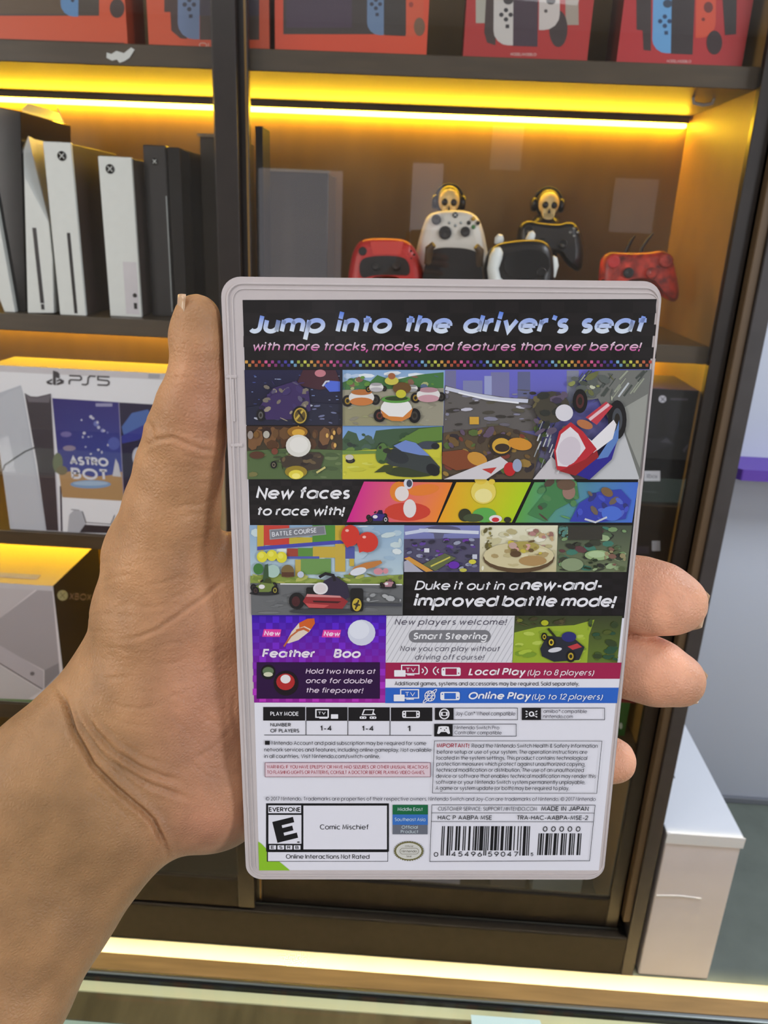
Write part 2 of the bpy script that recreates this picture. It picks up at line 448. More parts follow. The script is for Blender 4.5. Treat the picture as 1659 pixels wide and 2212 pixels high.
# purple wall shelf
led = thing('wall_shelf', 'violet wall shelf with a chamfered corner on the grey wall right of the cabinet', 'shelf', (0, 0, 0))
zs = zr(-0.565)
MB().prism([(0.895, YW), (0.842, YW - 0.10), (0.870, YW - 0.135), (2.2, YW - 0.135), (2.2, YW)],
           lambda u, v: (u, v, zs - 0.030), lambda u, v: (u, v, zs)).build('board', M_purple, led, bevel=0.003)
for bx in (1.15, 1.85):
    MB().box(bx, bx + 0.02, YW - 0.11, YW, zs - 0.075, zs - 0.030).build('bracket', M_purple, led, bevel=0.003)

# ================================================================ display cabinet
XL, XR = -1.62, 0.622                                  # outer sides
YF, YB = 1.452, 1.865                                  # front of carcass, inside of the back
cab = thing('display_cabinet', 'tall dark display cabinet with sliding glass doors and yellow LED shelves', 'cabinet', (0, 0, 0))
MB().box(XR - 0.030, XR, YF, YB + 0.02, 0.0, 2.62).build('side_panel', M_side, cab, bevel=0.002)
MB().box(XR - 0.047, XR - 0.0305, YF + 0.006, YF + 0.03, 0.17, 2.58).build('edge_strip', M_edge, cab, bevel=0.002)
MB().box(XL, XL + 0.03, YF, YB + 0.02, 0.0, 2.62).build('side_panel', M_side, cab, bevel=0.002)
MB().box(XL + 0.03, XR - 0.030, YB, YB + 0.02, 0.0, 2.62).build('back_panel', M_back, cab)
MB().box(XL + 0.03, XR - 0.030, YF, YB + 0.02, 2.58, 2.62).build('top_panel', M_rail, cab)
MB().box(XL + 0.03, XR - 0.0305, YF, YF + 0.04, 0.003, 0.122).build('bottom_rail', M_rail, cab, bevel=0.004)
MB().box(XL + 0.03, XR - 0.0305, YF + 0.041, YB, 0.04, 0.108).build('bottom_panel', M_shelf, cab)
XI = 0.545                                             # inner face of the right-hand lining
MB().box(XI, XR - 0.048, 1.505, YB, 0.11, 2.579).build('side_lining', material('golden_brown_lining', (150, 114, 54), 0.5, noise=0.08, nscale=14), cab)
SHELF = [(0.272, 0.238), (-0.190, -0.223), (-0.645, -0.677), (-1.082, -1.122)]
for zt, zb in SHELF:
    MB().box(XL + 0.031, XI - 0.001, 1.502, YB - 0.001, zr(zb), zr(zt)).build('shelf', M_shelf, cab, bevel=0.0015)
# LED strips in the corner between shelf underside and back panel
for (zt, zb), xe in zip(SHELF[:3], (XI - 0.006, XI - 0.006, -0.12)):
    z = zr(zb)
    lp = MB().box(XL + 0.04, xe + 0.002, YB - 0.022, YB - 0.001, z - 0.013, z - 0.001).build('led_profile', M_edge, cab)
    MB().box(XL + 0.045, xe, YB - 0.019, YB - 0.003, z - 0.022, z - 0.0131).build('led_strip', M_led, lp, bevel=0.003)
# sliding doors
def door(x0, x1, y0, y1, wl, wr, zb, zrail, mat_rail):
    d = MB().box(x0 + wl - 0.003, x1 - wr + 0.003, (y0 + y1) / 2 - 0.003, (y0 + y1) / 2 + 0.003, zrail - 0.004, 2.53).build('sliding_door', M_glass, cab)
    MB().box(x0, x0 + wl, y0, y1, zb, 2.575).build('door_stile', M_frame, d, bevel=0.002)
    MB().box(x1 - wr, x1, y0, y1, zb, 2.575).build('door_stile', M_frame, d, bevel=0.002)
    MB().box(x0 + wl, x1 - wr, y0 + 0.001, y1 - 0.001, zb, zrail).build('door_rail', mat_rail, d, bevel=0.002)
    MB().box(x0 + wl, x1 - wr, y0 + 0.001, y1 - 0.001, 2.525, 2.575).build('door_rail', mat_rail, d, bevel=0.002)
    return d
M_doorrail = material('olive_brown_lacquer', (44, 39, 34), 0.55, spec=0.12, noise=0.12, nscale=30)
ZB = 0.125
door(XL + 0.032, -0.328, 1.456, 1.474, 0.045, 0.040, ZB + 0.004, 0.215, M_doorrail)
rd = door(-0.375, 0.571, 1.478, 1.496, 0.062, 0.030, ZB + 0.004, 0.215, M_doorrail)
MB().box(-0.3185, -0.3150, 1.4762, 1.4778, 0.14, 2.56).build('edge_seal', material('ledlit_edge_seal', (132, 98, 40), 0.25, spec=0.7), rd)  # LED glint along the door edge put into the strip's amber colour
MB().box(XL + 0.032, XR - 0.049, 1.4745, 1.4775, ZB - 0.002, ZB + 0.002).build('door_track', M_metal, cab)
# lens-shaped white cable clip under the top shelf
MB().tube([(0.470, 1.60, zr(0.2375)), (0.473, 1.602, zr(0.229)), (0.490, 1.604, zr(0.226)), (0.507, 1.606, zr(0.229)), (0.510, 1.608, zr(0.2375))], 0.003, 8).build('cable_clip', M_white, cab)
# torn white sticker left on the edge of the top shelf
tag(MB().prism([(-.570, 2.000), (-.562, 1.998), (-.553, 2.003), (-.540, 2.000), (-.527, 2.009), (-.521, 2.006), (-.531, 1.993), (-.540, 1.988), (-.549, 1.985), (-.553, 1.990), (-.562, 1.988), (-.571, 1.992)],
     lambda u, v: (u + .008, 1.5015, v - 0.008), lambda u, v: (u + .008, 1.5005, v - .008)).build('sticker_scrap', material('torn_white_paper', (215, 218, 214), 0.7)),
    'torn scrap of white sticker stuck on the front edge of the top shelf', 'sticker')

# ================================================================ counter in front (only its rear edge is in view)
ctr = thing('shop_counter', 'glass topped shop counter with a golden wooden rear edge below the hand', 'counter', (0, 0, 0))
MB().box(-1.5, 1.9, 0.6222, 0.643, 0.0, 0.9445).build('rear_panel', M_wood, ctr, bevel=0.001)
MB().box(-1.5, 1.9, 0.6165, 0.6215, 0.92, 0.9450).build('rear_trim', M_metal, ctr, bevel=0.0012)
MB().box(-1.5, 1.9, 0.6135, 0.6160, 0.92, 0.9415).build('seal', M_black, ctr)
MB().box(-1.5, 1.9, 0.10, 0.6130, 0.9375, 0.9445).build('glass_top', glass_sheet('counter_glass', (0.95, 0.985, 0.97), 1.2), ctr, bevel=0.0008)
MB().box(-1.5, 1.9, 0.6008, 0.6130, 0.86, 0.9368).build('inner_rail', material('cream_inner_rail', (248, 232, 186), 0.5), ctr, bevel=0.0005)
MB().box(-1.5, 1.9, 0.5690, 0.6004, 0.88, 0.9350).build('inner_ledge', material('brown_inner_ledge', (112, 94, 66), 0.4, noise=0.35, nscale=30, stretch=(1, 0.2, 1)), ctr, bevel=0.0005)
MB().box(-1.5, 1.9, 0.30, 0.5686, 0.90, 0.9345).build('inner_tray', material('pale_green_tray', (186, 200, 188), 0.4, noise=0.08, nscale=20), ctr, bevel=0.0005)
MB().box(-1.5, 1.9, 0.08, 0.098, 0.0, 0.9445).build('front_panel', M_rail, ctr)
tag(MB().prism([(0.098, 0.556), (0.096, 0.6000), (0.1695, 0.6000), (0.180, 0.556)], lambda u, v: (u, v, 0.9447), lambda u, v: (u, v, 0.9455)).build('glass_label', material('pale_cyan_film', (205, 232, 232), 0.25)),
    'pale cyan label on the counter glass at the bottom edge of the photo', 'label')
# ================================================================ game case held in front of the lens (millimetres in its own frame)
def nrm(a): a = np.array(a, float); return a / np.linalg.norm(a)
c_dn = nrm((-0.0102, 0.9648, 0.2628))
c_rt = np.array((1.0, 0.0069, 0.0128)); c_rt = nrm(c_rt - c_rt.dot(c_dn) * c_dn)
c_no = np.cross(c_rt, -c_dn)                               # out of the printed side, towards the phone
if c_no[2] > 0: c_no = -c_no
CT = np.array((12.77, 26.6, 207.17)) / 1000.0
case_m = Matrix.Identity(4)
for i in range(3):
    case_m[i][0] = (MCAM @ c_rt)[i]; case_m[i][1] = (MCAM @ -c_dn)[i]; case_m[i][2] = (MCAM @ c_no)[i]
    case_m[i][3] = (MCAM @ CT)[i] + (CZ if i == 2 else 0)

def sp(px, py):
    """measurement on the photograph, rectified to millimetres on the printed sheet"""
    r = np.array(((px - 829.5) / FPX, (py - 1106.0) / FPX, 1.0))
    P = r * (CT.dot(c_no) / r.dot(c_no)) - CT
    return (P.dot(c_rt) * 1000, -P.dot(c_dn) * 1000)

gc = thing('game_case', 'clear plastic video game case held upright with its printed back facing out', 'game case')
gc.matrix_world = case_m
M_clear = material('frosted_clear_plastic', (236, 226, 226), 0.24, trans=0.35, ior=1.46, noise=0.03, nscale=60, bump=0.04, bscale=160)
mm = lambda u, v, w: (u / 1000, v / 1000, w / 1000)
def ringrr(mb, x0, y0, x1, y1, r, wd, w0, w1):
    a = rrect(x0, y0, x1, y1, r); b = rrect(x0 + wd, y0 + wd, x1 - wd, y1 - wd, max(0.3, r - wd))
    n = len(a)
    v = [mm(*p, w0) for p in a] + [mm(*p, w1) for p in a] + [mm(*p, w1) for p in b] + [mm(*p, w0) for p in b]
    f = []
    for k in range(4):
        for i in range(n):
            j = (i + 1) % n; k2 = (k + 1) % 4
            f.append((k * n + i, k * n + j, k2 * n + j, k2 * n + i))
    mb.add(v, f, 0)
CX0, CX1, CY0, CY1 = -52.4, 53.0, -84.8, 85.0
sh = MB()
o = rrect(CX0, CY0, CX1, CY1, 4.8, 8)
sh.prism(o, lambda u, v: mm(u, v, -5.2), lambda u, v: mm(u, v, 0.0))
back = sh.build('back_shell', M_clear, gc, bevel=0.0007, seg=3)
sh = MB()
o = rrect(CX0 + 0.5, CY0 + 0.5, CX1 - 0.3, CY1 - 0.5, 4.6, 8)
sh.prism(o, lambda u, v: mm(u, v, -10.4), lambda u, v: mm(u, v, -5.5))
sh.build('front_shell', M_clear, gc, bevel=0.0008, seg=3)
rim = MB()
ringrr(rim, CX0 + 1.25, CY0 + 1.2, CX1 - 0.25, CY1 - 1.3, 3.9, 0.45, -0.1, 0.32)
ringrr(rim, CX0 + 2.5, CY0 + 2.1, CX1 - 0.4, CY1 - 2.6, 3.0, 0.3, -0.1, 0.22)
rim.build('rim_ridge', M_clear, gc, bevel=0.0001)
for (ya, yb, xa, xb) in ((61.2, 62.0, -52.0, -49.4), (44.2, 45.0, -51.6, -48.6), (50.5, 61.0, -50.7, -50.2), (20.0, 44.0, -51.2, -50.8), (-60, -10, -51.3, -50.9)):
    MB().box(xa / 1000, xb / 1000, ya / 1000, yb / 1000, -0.0001, 0.0003).build('latch_rib', M_clear, gc, bevel=0.0001)

M_sheet = ink_material('printed_cover_paper', 0.32, coat=0.22, spec=0.4)
SHEET = MB()
A = Art(SHEET, lambda u, v, w: (u / 1000, v / 1000, w + 0.00004))
A.T = sp; A.flip = -1
K = (20, 17, 18); WH = (232, 232, 238)
INKW = (226, 226, 236)
def quad(x0, y0, x1, y1, x2, y2, x3, y3, col): A.poly([(x0, y0), (x1, y1), (x2, y2), (x3, y3)], col)
rnd = random.Random(7)

def pic(pts, sky, sky2):
    """ground colour of a picture: quad px corners TL TR BR BL with a vertical blend"""
    A.lay = 20
    A.poly(pts, [sky, sky, sky2, sky2])
def dabs(n, x0, y0, x1, y1, cols, r0=2, r1=6, asp=0.6, rot=20):
    for _ in range(n):
        x = rnd.uniform(x0, x1); y = rnd.uniform(y0, y1); r = rnd.uniform(r0, r1)
        A.ell(x, y, min(r, x - x0 + .3, x1 - x + .3), min(r * asp, y - y0 + .3, y1 - y + .3), rnd.choice(cols), rnd.uniform(-rot, rot), 7)
def clip_poly(pts, x0, y0, x1, y1, col):
    A.poly([(min(max(x, x0), x1), min(max(y, y0), y1)) for x, y in pts], col)
def wheel(cx, cy, rx, ry, hub):
    A.ell(cx, cy, rx, ry, (26, 25, 27)); A.ell(cx, cy, rx * .55, ry * .6, hub); A.ell(cx, cy, rx * .3, ry * .33, (40, 36, 30))
def kart(cx, cy, s, body, hub=(205, 175, 40)):
    """plain go-kart seen from three quarters, no driver"""
    A.ell(cx, cy + 12 * s, 34 * s, 5 * s, (45, 45, 48))
    wheel(cx - 25 * s, cy - 1 * s, 7 * s, 8 * s, (60, 55, 55)); wheel(cx + 22 * s, cy - 5 * s, 7 * s, 8 * s, (60, 55, 55))
    A.poly([(cx - 22 * s, cy - 2 * s), (cx - 6 * s, cy - 12 * s), (cx + 18 * s, cy - 12 * s), (cx + 28 * s, cy + 2 * s), (cx + 10 * s, cy + 9 * s), (cx - 14 * s, cy + 9 * s)], body)
    A.poly([(cx - 2 * s, cy - 12 * s), (cx + 4 * s, cy - 22 * s), (cx + 14 * s, cy - 22 * s), (cx + 17 * s, cy - 10 * s)], tuple(int(v * .55) for v in body))
    A.line([(cx - 9 * s, cy - 14 * s), (cx - 3 * s, cy - 18 * s)], .5 * s, (30, 30, 30))
    A.ell(cx - 6 * s, cy - 3 * s, 7 * s, 5 * s, (225, 222, 225))
    wheel(cx - 20 * s, cy + 6 * s, 8 * s, 9 * s, (70, 50, 50)); wheel(cx + 24 * s, cy + 5 * s, 8 * s, 10 * s, hub)

# ---- base sheet
A.lay = 0
A.poly([(524, 648), (1418.5, 646), (1293.5, 1880), (560, 1879.5)], INKW)
A.lay = 2
A.poly([(524, 648), (1418.5, 646), (1348, 1335), (546, 1332)], K)
# faint chequered weave of the black background
A.lay = 3
for j in range(5):
    for i in range(18):
        if (i + j) % 2: A.lay = 3; A.rect(526 + i * 49.5, 652 + j * 24.5, 526 + i * 49.5 + 49.5, 652 + j * 24.5 + 24.5, (27, 23, 24))
for j in range(9):
    for i in range(11):
        if (i + j) % 2: A.lay = 3; A.rect(541 + i * 22, 1039 + j * 10.3, 541 + i * 22 + 22, 1039 + j * 10.3 + 10.3, (31, 27, 28))
for j in range(7):
    for i in range(20):
        if (i + j) % 2: A.lay = 3; A.rect(874 + i * 23.6, 1237 + j * 13, 874 + i * 23.6 + 23.6, 1237 + j * 13 + 13, (27, 23, 26))

A.lay = 20
A.text("Jump into the driver's seat", (541, 720.5), (1389, 720.5), 43, (84, 126, 222), .225, .24, (222, 232, 240), track=.08, space=.5)
A.text("with more tracks, modes, and features than ever before!", (546, 757.8), (1382, 758), 19.5, (232, 224, 234), .16, .24, (206, 74, 160), track=.1, space=.3)
# rainbow chequer strip
RB = [(120, 170, 205), (150, 165, 70), (196, 196, 80), (200, 150, 70), (186, 96, 66), (176, 74, 60), (205, 90, 140), (150, 60, 130), (76, 56, 130), (70, 66, 160)]
for j in range(2):
    for i in range(125):
        if (i + j) % 2 == 0:
            A.lay = 20; x = 529 + i * 7.03
            A.rr(x + .3, 778.5 + j * 7.2, x + 6.7, 785 + j * 7.2, 1.2, tuple(int(v * (1 if j == 0 else .86)) for v in RB[((i + 6) // 2) % 10]))

# ---- P1 night city
pic([(528, 799), (740, 799), (740, 918), (532, 918)], (34, 34, 66), (22, 22, 34))
for k in range(42):
    x = rnd.uniform(536, 735); y = rnd.uniform(804, 900); A.rect(x, y, x + rnd.uniform(3, 9), y + 1.6, rnd.choice([(120, 140, 190), (70, 84, 150), (150, 160, 190), (60, 70, 120)]))
A.poly([(655, 799), (725, 799), (738, 832), (690, 842), (640, 830)], (66, 34, 44)); A.ell(692, 806, 12, 8, (190, 120, 130))
A.poly([(700, 832), (713, 822), (740, 824), (740, 845), (712, 846)], (78, 104, 208)); A.line([(697, 834), (704, 824), (712, 823)], .4, (200, 205, 220))
A.poly([(533, 880), (600, 868), (740, 872), (740, 917.5), (533, 917.5)], (34, 36, 56)); dabs(26, 545, 872, 738, 915, [(60, 62, 92), (110, 116, 150), (28, 26, 40), (180, 184, 200)], 3, 9, .3)
A.poly([(560, 880), (590, 838), (640, 822), (668, 850), (672, 886), (630, 905), (576, 906)], (60, 44, 92))
dabs(30, 562, 826, 668, 906, [(120, 112, 100), (150, 140, 120), (64, 50, 100), (90, 84, 110), (40, 36, 60)], 4, 11, .6, 60)
wheel(564, 896, 9, 13, (92, 90, 90)); A.ell(649, 897, 18, 21, (24, 24, 28)); A.ell(649, 897, 14, 17, (184, 156, 62)); A.ell(649, 897, 11.5, 14, (96, 78, 34)); A.line([(640, 905), (655, 886)], .5, (190, 164, 70)); A.line([(644, 886), (657, 906)], .5, (40, 34, 24))
A.rect(735, 799, 740, 917.5, (26, 26, 38))
# ---- P2 sunny circuit
pic([(740, 799), (961, 799), (958, 919.5), (740, 919.5)], (128, 164, 205), (214, 222, 222))
dabs(8, 742, 802, 955, 818, [(220, 228, 234), (180, 200, 224)], 10, 26, .25, 5)
A.poly([(740, 826), (770, 815), (800, 824), (815, 810), (850, 822), (880, 814), (915, 808), (958, 804), (958, 850), (740, 850)], (70, 116, 66))
dabs(30, 742, 812, 956, 848, [(96, 140, 60), (60, 100, 52), (170, 176, 120), (130, 96, 80), (84, 104, 132)], 3, 9, .7)
A.poly([(740, 842), (958, 838), (957.5, 919), (740, 919)], (150, 146, 128)); A.poly([(740, 880), (800, 872), (860, 900), (920, 919), (740, 919)], (146, 142, 110))
dabs(30, 742, 846, 955, 916, [(160, 156, 136), (136, 132, 116), (150, 150, 112)], 4, 14, .35)
for (cx, cy, s, b) in ((781, 858, 1.25, (196, 120, 62)), (813, 836, .7, (180, 176, 180)), (925, 852, 1.15, (196, 150, 160)), (890, 838, .55, (150, 150, 150))):
    wheel(cx - 24 * s, cy + 6 * s, 9 * s, 10 * s, (150, 120, 40)); wheel(cx + 24 * s, cy + 4 * s, 8 * s, 9 * s, (60, 56, 52))
    A.ell(cx, cy, 22 * s, 13 * s, (218, 216, 214)); A.ell(cx, cy + 7 * s, 20 * s, 7 * s, b); A.ell(cx, cy - 9 * s, 18 * s, 5 * s, tuple(int(v * .9) for v in b))
A.ell(868, 838, 20, 13, (104, 74, 40)); A.ell(846, 822, 15, 9, (200, 190, 80)); A.ell(846, 812, 8, 7, (158, 96, 60))
wheel(820, 897, 13, 14, (96, 50, 44)); wheel(895, 897, 13, 16, (60, 56, 52))
A.ell(856, 883, 34, 25, (226, 226, 224)); A.poly([(822, 884), (840, 898), (870, 900), (892, 880), (886, 900), (868, 909), (846, 908), (828, 900)], (204, 128, 60))
A.ell(855, 862, 31, 8, (88, 150, 66)); A.ell(856, 860, 25, 5, (50, 66, 36)); A.ell(866, 850, 11, 9, (196, 190, 56))
# ---- P3 dim garden
pic([(532, 920), (740, 920), (740, 1035), (535, 1035)], (64, 42, 30), (60, 70, 48))
dabs(36, 536, 922, 738, 972, [(84, 56, 34), (52, 34, 28), (104, 74, 44), (120, 84, 52)], 4, 14, 1.6, 8)
A.poly([(534, 974), (620, 968), (740, 972), (740, 1034.5), (535, 1034.5)], (84, 104, 64)); dabs(34, 538, 972, 738, 1032, [(74, 92, 58), (104, 122, 80), (66, 74, 50), (120, 116, 70)], 5, 18, .3, 6)
A.ell(535.5 + 6, 939, 6, 9, (150, 140, 134)); A.ell(576, 938, 7, 8, (176, 172, 160)); A.ell(554, 938, 6, 7, (120, 84, 40))
for x, y in ((707, 940), (722, 934), (717, 944), (645, 924), (724, 961)): A.ell(x, y, 3, 5, (214, 170, 90))
A.ell(643, 932, 22, 12, (150, 104, 32)); A.ell(645, 934, 14, 8, (212, 164, 60))
A.poly([(605, 990), (640, 975), (690, 976), (700, 985), (692, 1012), (650, 1018), (612, 1008)], (64, 54, 44)); dabs(12, 610, 980, 694, 1014, [(80, 68, 52), (46, 38, 34), (104, 88, 62)], 5, 14, .5)
A.ell(645, 962, 27, 24, (214, 212, 204)); A.ell(646, 960, 20, 17, (226, 224, 218))
A.ell(640, 1018, 24, 13, (150, 128, 40)); A.ell(640, 1024, 16, 10, (222, 206, 70)); A.ell(640, 1027, 9, 6, (240, 228, 120))
A.line([(684, 1020), (703, 1008)], .5, (200, 190, 120)); A.ell(556, 982, 16, 8, (88, 56, 40)); wheel(592, 1003, 7, 8, (120, 110, 90)); A.ell(594, 974, 7, 7, (120, 66, 50))
# ---- P4 yellow meadow
pic([(740, 920), (956, 920), (954, 1035), (740, 1035)], (112, 152, 206), (160, 190, 216))
A.poly([(740, 948), (752, 930), (770, 936), (776, 952), (792, 944), (806, 950), (812, 930), (850, 926), (955, 921), (955, 985), (740, 985)], (66, 90, 66))
dabs(34, 742, 934, 952, 978, [(56, 80, 56), (84, 112, 60), (74, 96, 84), (104, 134, 64), (48, 60, 52)], 4, 12, .7)
A.poly([(860, 952), (905, 926), (955, 921), (955, 950), (900, 958)], (96, 130, 60))
A.poly([(740, 974), (820, 970), (880, 965), (954, 955), (954, 1034.5), (740, 1034.5)], (200, 196, 62)); dabs(24, 742, 980, 950, 1030, [(214, 208, 72), (190, 188, 58), (206, 206, 90)], 6, 22, .22, 5)
A.poly([(740, 972), (815, 973), (815, 979), (740, 981)], (110, 140, 66))
wheel(745 + 12, 994, 10, 6, (70, 66, 60)); A.ell(755, 987, 9, 6, (198, 192, 176)); A.ell(925, 961, 22, 9, (66, 72, 84)); A.ell(940, 963, 9, 7, (40, 42, 46))
A.ell(890, 1018, 58, 12, (58, 66, 42)); A.poly([(808, 1020), (830, 1004), (850, 1002), (846, 1018)], (64, 72, 40))
A.poly([(828, 996), (846, 970), (872, 952), (900, 958), (930, 986), (950, 1008), (948, 1022), (922, 1022), (880, 1010), (848, 1006)], (60, 66, 66))
A.poly([(850, 962), (876, 950), (898, 956), (928, 984), (906, 982), (868, 974)], (112, 136, 196)); A.ell(858, 985, 26, 14, (48, 52, 56), 20); A.ell(935, 1014, 16, 12, (34, 36, 40), 35)
A.ell(824, 978, 12, 22, (84, 116, 62), 10); dabs(6, 818, 960, 850, 1000, [(60, 84, 48), (48, 52, 44)], 5, 10)
# ---- P5 big anti-gravity race
pic([(961, 798.5), (1405, 797.5), (1379, 1034.5), (954, 1034.5)], (104, 104, 196), (92, 88, 84))
for (x0, x1, y0, c) in ((962, 985, 800, (112, 112, 150)), (1000, 1042, 822, (124, 128, 170)), (1060, 1100, 804, (118, 118, 160)), (1118, 1145, 803, (96, 100, 136)), (1046, 1062, 812, (150, 158, 200)), (1224, 1250, 800, (128, 132, 150))): A.rect(x0, y0, x1, 880, c)
A.poly([(961, 832), (1010, 846), (1090, 858), (1160, 862), (1160, 930), (958, 935)], (96, 92, 90)); dabs(44, 962, 842, 1158, 935, [(130, 130, 150), (74, 70, 62), (190, 190, 204), (88, 84, 70), (104, 100, 110), (60, 56, 52)], 4, 18, .28, 8)
A.line([(962, 838), (1010, 850), (1080, 862), (1140, 866)], .9, (196, 200, 216)); A.line([(990, 848), (1050, 862), (1120, 870)], .4, (230, 232, 238))
A.rect(1014, 900, 1034, 916, (206, 160, 60)); A.rect(1042, 932, 1062, 948, (196, 110, 150))
A.poly([(957, 935), (1080, 918), (1170, 945), (1150, 1034), (955, 1034)], (84, 72, 58)); dabs(60, 958, 922, 1180, 1030, [(110, 86, 52), (66, 54, 48), (150, 120, 60), (84, 104, 56), (52, 46, 50), (120, 60, 50), (96, 80, 100)], 5, 15, .6, 60)
A.poly([(955, 975), (1000, 970), (1050, 990), (1048, 1006), (985, 1015), (955, 1000)], (128, 70, 44)); A.ell(1030, 990, 22, 14, (198, 144, 60), 20)
A.poly([(958, 1034), (1080, 985), (1100, 1000), (1050, 1034)], (206, 202, 206)); A.poly([(1150, 1034), (1190, 985), (1240, 1034)], (196, 192, 196)); A.poly([(1040, 1012), (1072, 1008), (1060, 1022)], (186, 60, 56))
A.ell(1082, 960, 26, 24, (54, 46, 42)); A.ell(1082, 962, 20, 17, (206, 160, 60)); A.ell(1084, 966, 16, 9, (60, 48, 40)); A.ell(1122, 958, 26, 13, (204, 140, 50), 10); A.ell(1100, 1012, 13, 15, (186, 40, 44)); A.ell(1116, 1004, 10, 14, (150, 160, 186))
A.poly([(1230, 870), (1290, 800), (1404, 798), (1380, 1033), (1300, 1034), (1330, 940), (1290, 860)], (112, 114, 110))
A.poly([(1326, 930), (1345, 930), (1378, 1030), (1378, 1034), (1270, 1034)], (190, 192, 196)); A.poly([(1345, 880), (1397, 850), (1386, 960), (1380, 1010), (1350, 935)], (150, 152, 146))
for k in range(22):
    x = rnd.uniform(1245, 1385); y = rnd.uniform(800, 850); L = rnd.uniform(14, 34); x2 = x + L * .7
    A.line([(x, y + L * .5), (min(x2, 1398), max(800, y - L * .45))], rnd.uniform(.2, .5), rnd.choice([(190, 196, 200), (70, 76, 72), (150, 156, 140)]))
dabs(26, 1225, 806, 1320, 866, [(140, 146, 84), (196, 200, 176), (104, 108, 66), (90, 96, 92), (74, 80, 70)], 4, 15, .6, -50)
for k in range(34):
    x = rnd.uniform(1150, 1205); y = rnd.uniform(900, 1010); A.line([(x, y + 12), (x + 7, y - 6)], rnd.uniform(.15, .45), rnd.choice([(60, 64, 56), (150, 156, 160), (44, 46, 44), (196, 198, 200)]))
A.ell(1190, 878, 38, 34, (70, 66, 56)); dabs(22, 1150, 845, 1225, 935, [(84, 92, 60), (66, 58, 78), (104, 96, 66), (50, 52, 48), (96, 84, 104)], 5, 15, .6, 60)
wheel(1330, 905, 20, 42, (70, 74, 80)); wheel(1250, 865, 16, 26, (80, 44, 44)); A.poly([(1262, 900), (1306, 866), (1320, 876), (1286, 916)], (190, 60, 72)); A.line([(1270, 905), (1312, 872)], .8, (222, 190, 196))
A.poly([(1270, 1034), (1235, 1020), (1290, 985), (1325, 930), (1330, 950), (1318, 990)], (46, 40, 140)); A.poly([(1286, 990), (1328, 925), (1334, 905), (1332, 948), (1310, 985)], (92, 128, 190))
A.poly([(1230, 915), (1275, 950), (1322, 905), (1328, 915), (1320, 946), (1280, 976), (1252, 965)], (226, 224, 228)); A.ell(1260, 915, 18, 9, (178, 112, 70), 20); A.ell(1216, 890, 19, 18, (214, 212, 220))
A.poly([(1230, 910), (1205, 930), (1194, 972), (1200, 1012), (1222, 1018), (1262, 990), (1286, 968), (1256, 930)], (186, 44, 54)); A.poly([(1229, 920), (1209, 936), (1198, 972), (1202, 1004), (1222, 1006), (1248, 984), (1262, 966), (1246, 935)], (222, 216, 222)); A.ell(1226, 972, 24, 32, (206, 196, 206), 22)
A.poly([(1205, 1015), (1262, 990), (1286, 970), (1290, 985), (1240, 1025)], (150, 36, 40))
# ---- New faces band
A.lay = 20
A.text('New faces', (555, 1077.6), (754, 1077.8), 26, (232, 232, 236), .19, .24, track=.10)
A.text('to race with!', (555, 1113.6), (742, 1114), 20.5, (232, 232, 236), .18, .24, track=.10)
A.lay = 20
A.poly([(786.4, 1040), (977.4, 1041.8), (942.7, 1127.5), (748.8, 1127.5)], (206, 34, 140), ((236, 134, 50), (770, 1080), (930, 1090)))
A.poly([(985.8, 1041.4), (1146.8, 1041.4), (1105.4, 1128), (946, 1128)], (232, 160, 40), ((172, 206, 30), (960, 1085), (1110, 1085)))
A.poly([(1154, 1041.4), (1378.6, 1041.4), (1365, 1128.5), (1112.8, 1128.5)], (92, 160, 66), ((70, 110, 206), (1140, 1085), (1310, 1085)))
A.ell(880, 1105, 50, 20, (202, 66, 50)); A.ell(915, 1058, 34, 12, (226, 126, 50), -8); A.ell(862, 1062, 20, 22, (224, 130, 48)); A.ell(868, 1066, 15, 16, (226, 216, 214)); A.ell(882, 1044, 10, 12, (214, 216, 226)); A.ell(884, 1044, 6, 8, (70, 72, 90)); A.ell(885, 1098, 14, 20, (222, 216, 216)); kart(815, 1118, .75, (60, 46, 120), (200, 200, 206))
A.ell(1044, 1062, 27, 26, (226, 206, 96)); A.ell(1044, 1070, 19, 15, (232, 222, 150)); A.ell(1038, 1036, 13, 10, (226, 196, 70)); A.ell(1062, 1040, 7, 6, (226, 196, 70)); A.ell(1046, 1112, 26, 16, (92, 168, 80)); A.ell(1070, 1120, 14, 8, (226, 220, 222)); A.ell(1070, 1122, 8, 5, (202, 52, 60)); A.ell(1004, 1112, 14, 14, (54, 56, 40)); A.ell(1022, 1118, 22, 9, (70, 80, 56)); A.ell(1096, 1122, 8, 6, (50, 52, 40))
A.poly([(1140, 1110), (1180, 1060), (1176, 1030), (1215, 1020), (1245, 1040), (1250, 1075), (1200, 1100), (1178, 1126)], (70, 126, 78)); dabs(14, 1160, 1030, 1245, 1118, [(96, 150, 92), (60, 104, 70), (84, 132, 84), (84, 70, 60)], 6, 16, .6, 60); A.ell(1228, 1062, 14, 16, (150, 118, 106)); A.ell(1222, 1046, 20, 12, (104, 82, 66))
A.poly([(1230, 1126), (1250, 1086), (1290, 1062), (1340, 1056), (1362, 1080), (1350, 1120), (1300, 1127)], (56, 66, 168)); dabs(16, 1246, 1062, 1356, 1122, [(70, 84, 190), (52, 56, 120), (84, 104, 196), (110, 96, 84)], 6, 17, .5, 60); A.ell(1320, 1108, 22, 16, (76, 110, 206)); A.ell(1310, 1062, 14, 9, (124, 96, 66), 30); A.line([(1262, 1120), (1285, 1127), (1310, 1116)], .5, (196, 200, 210))
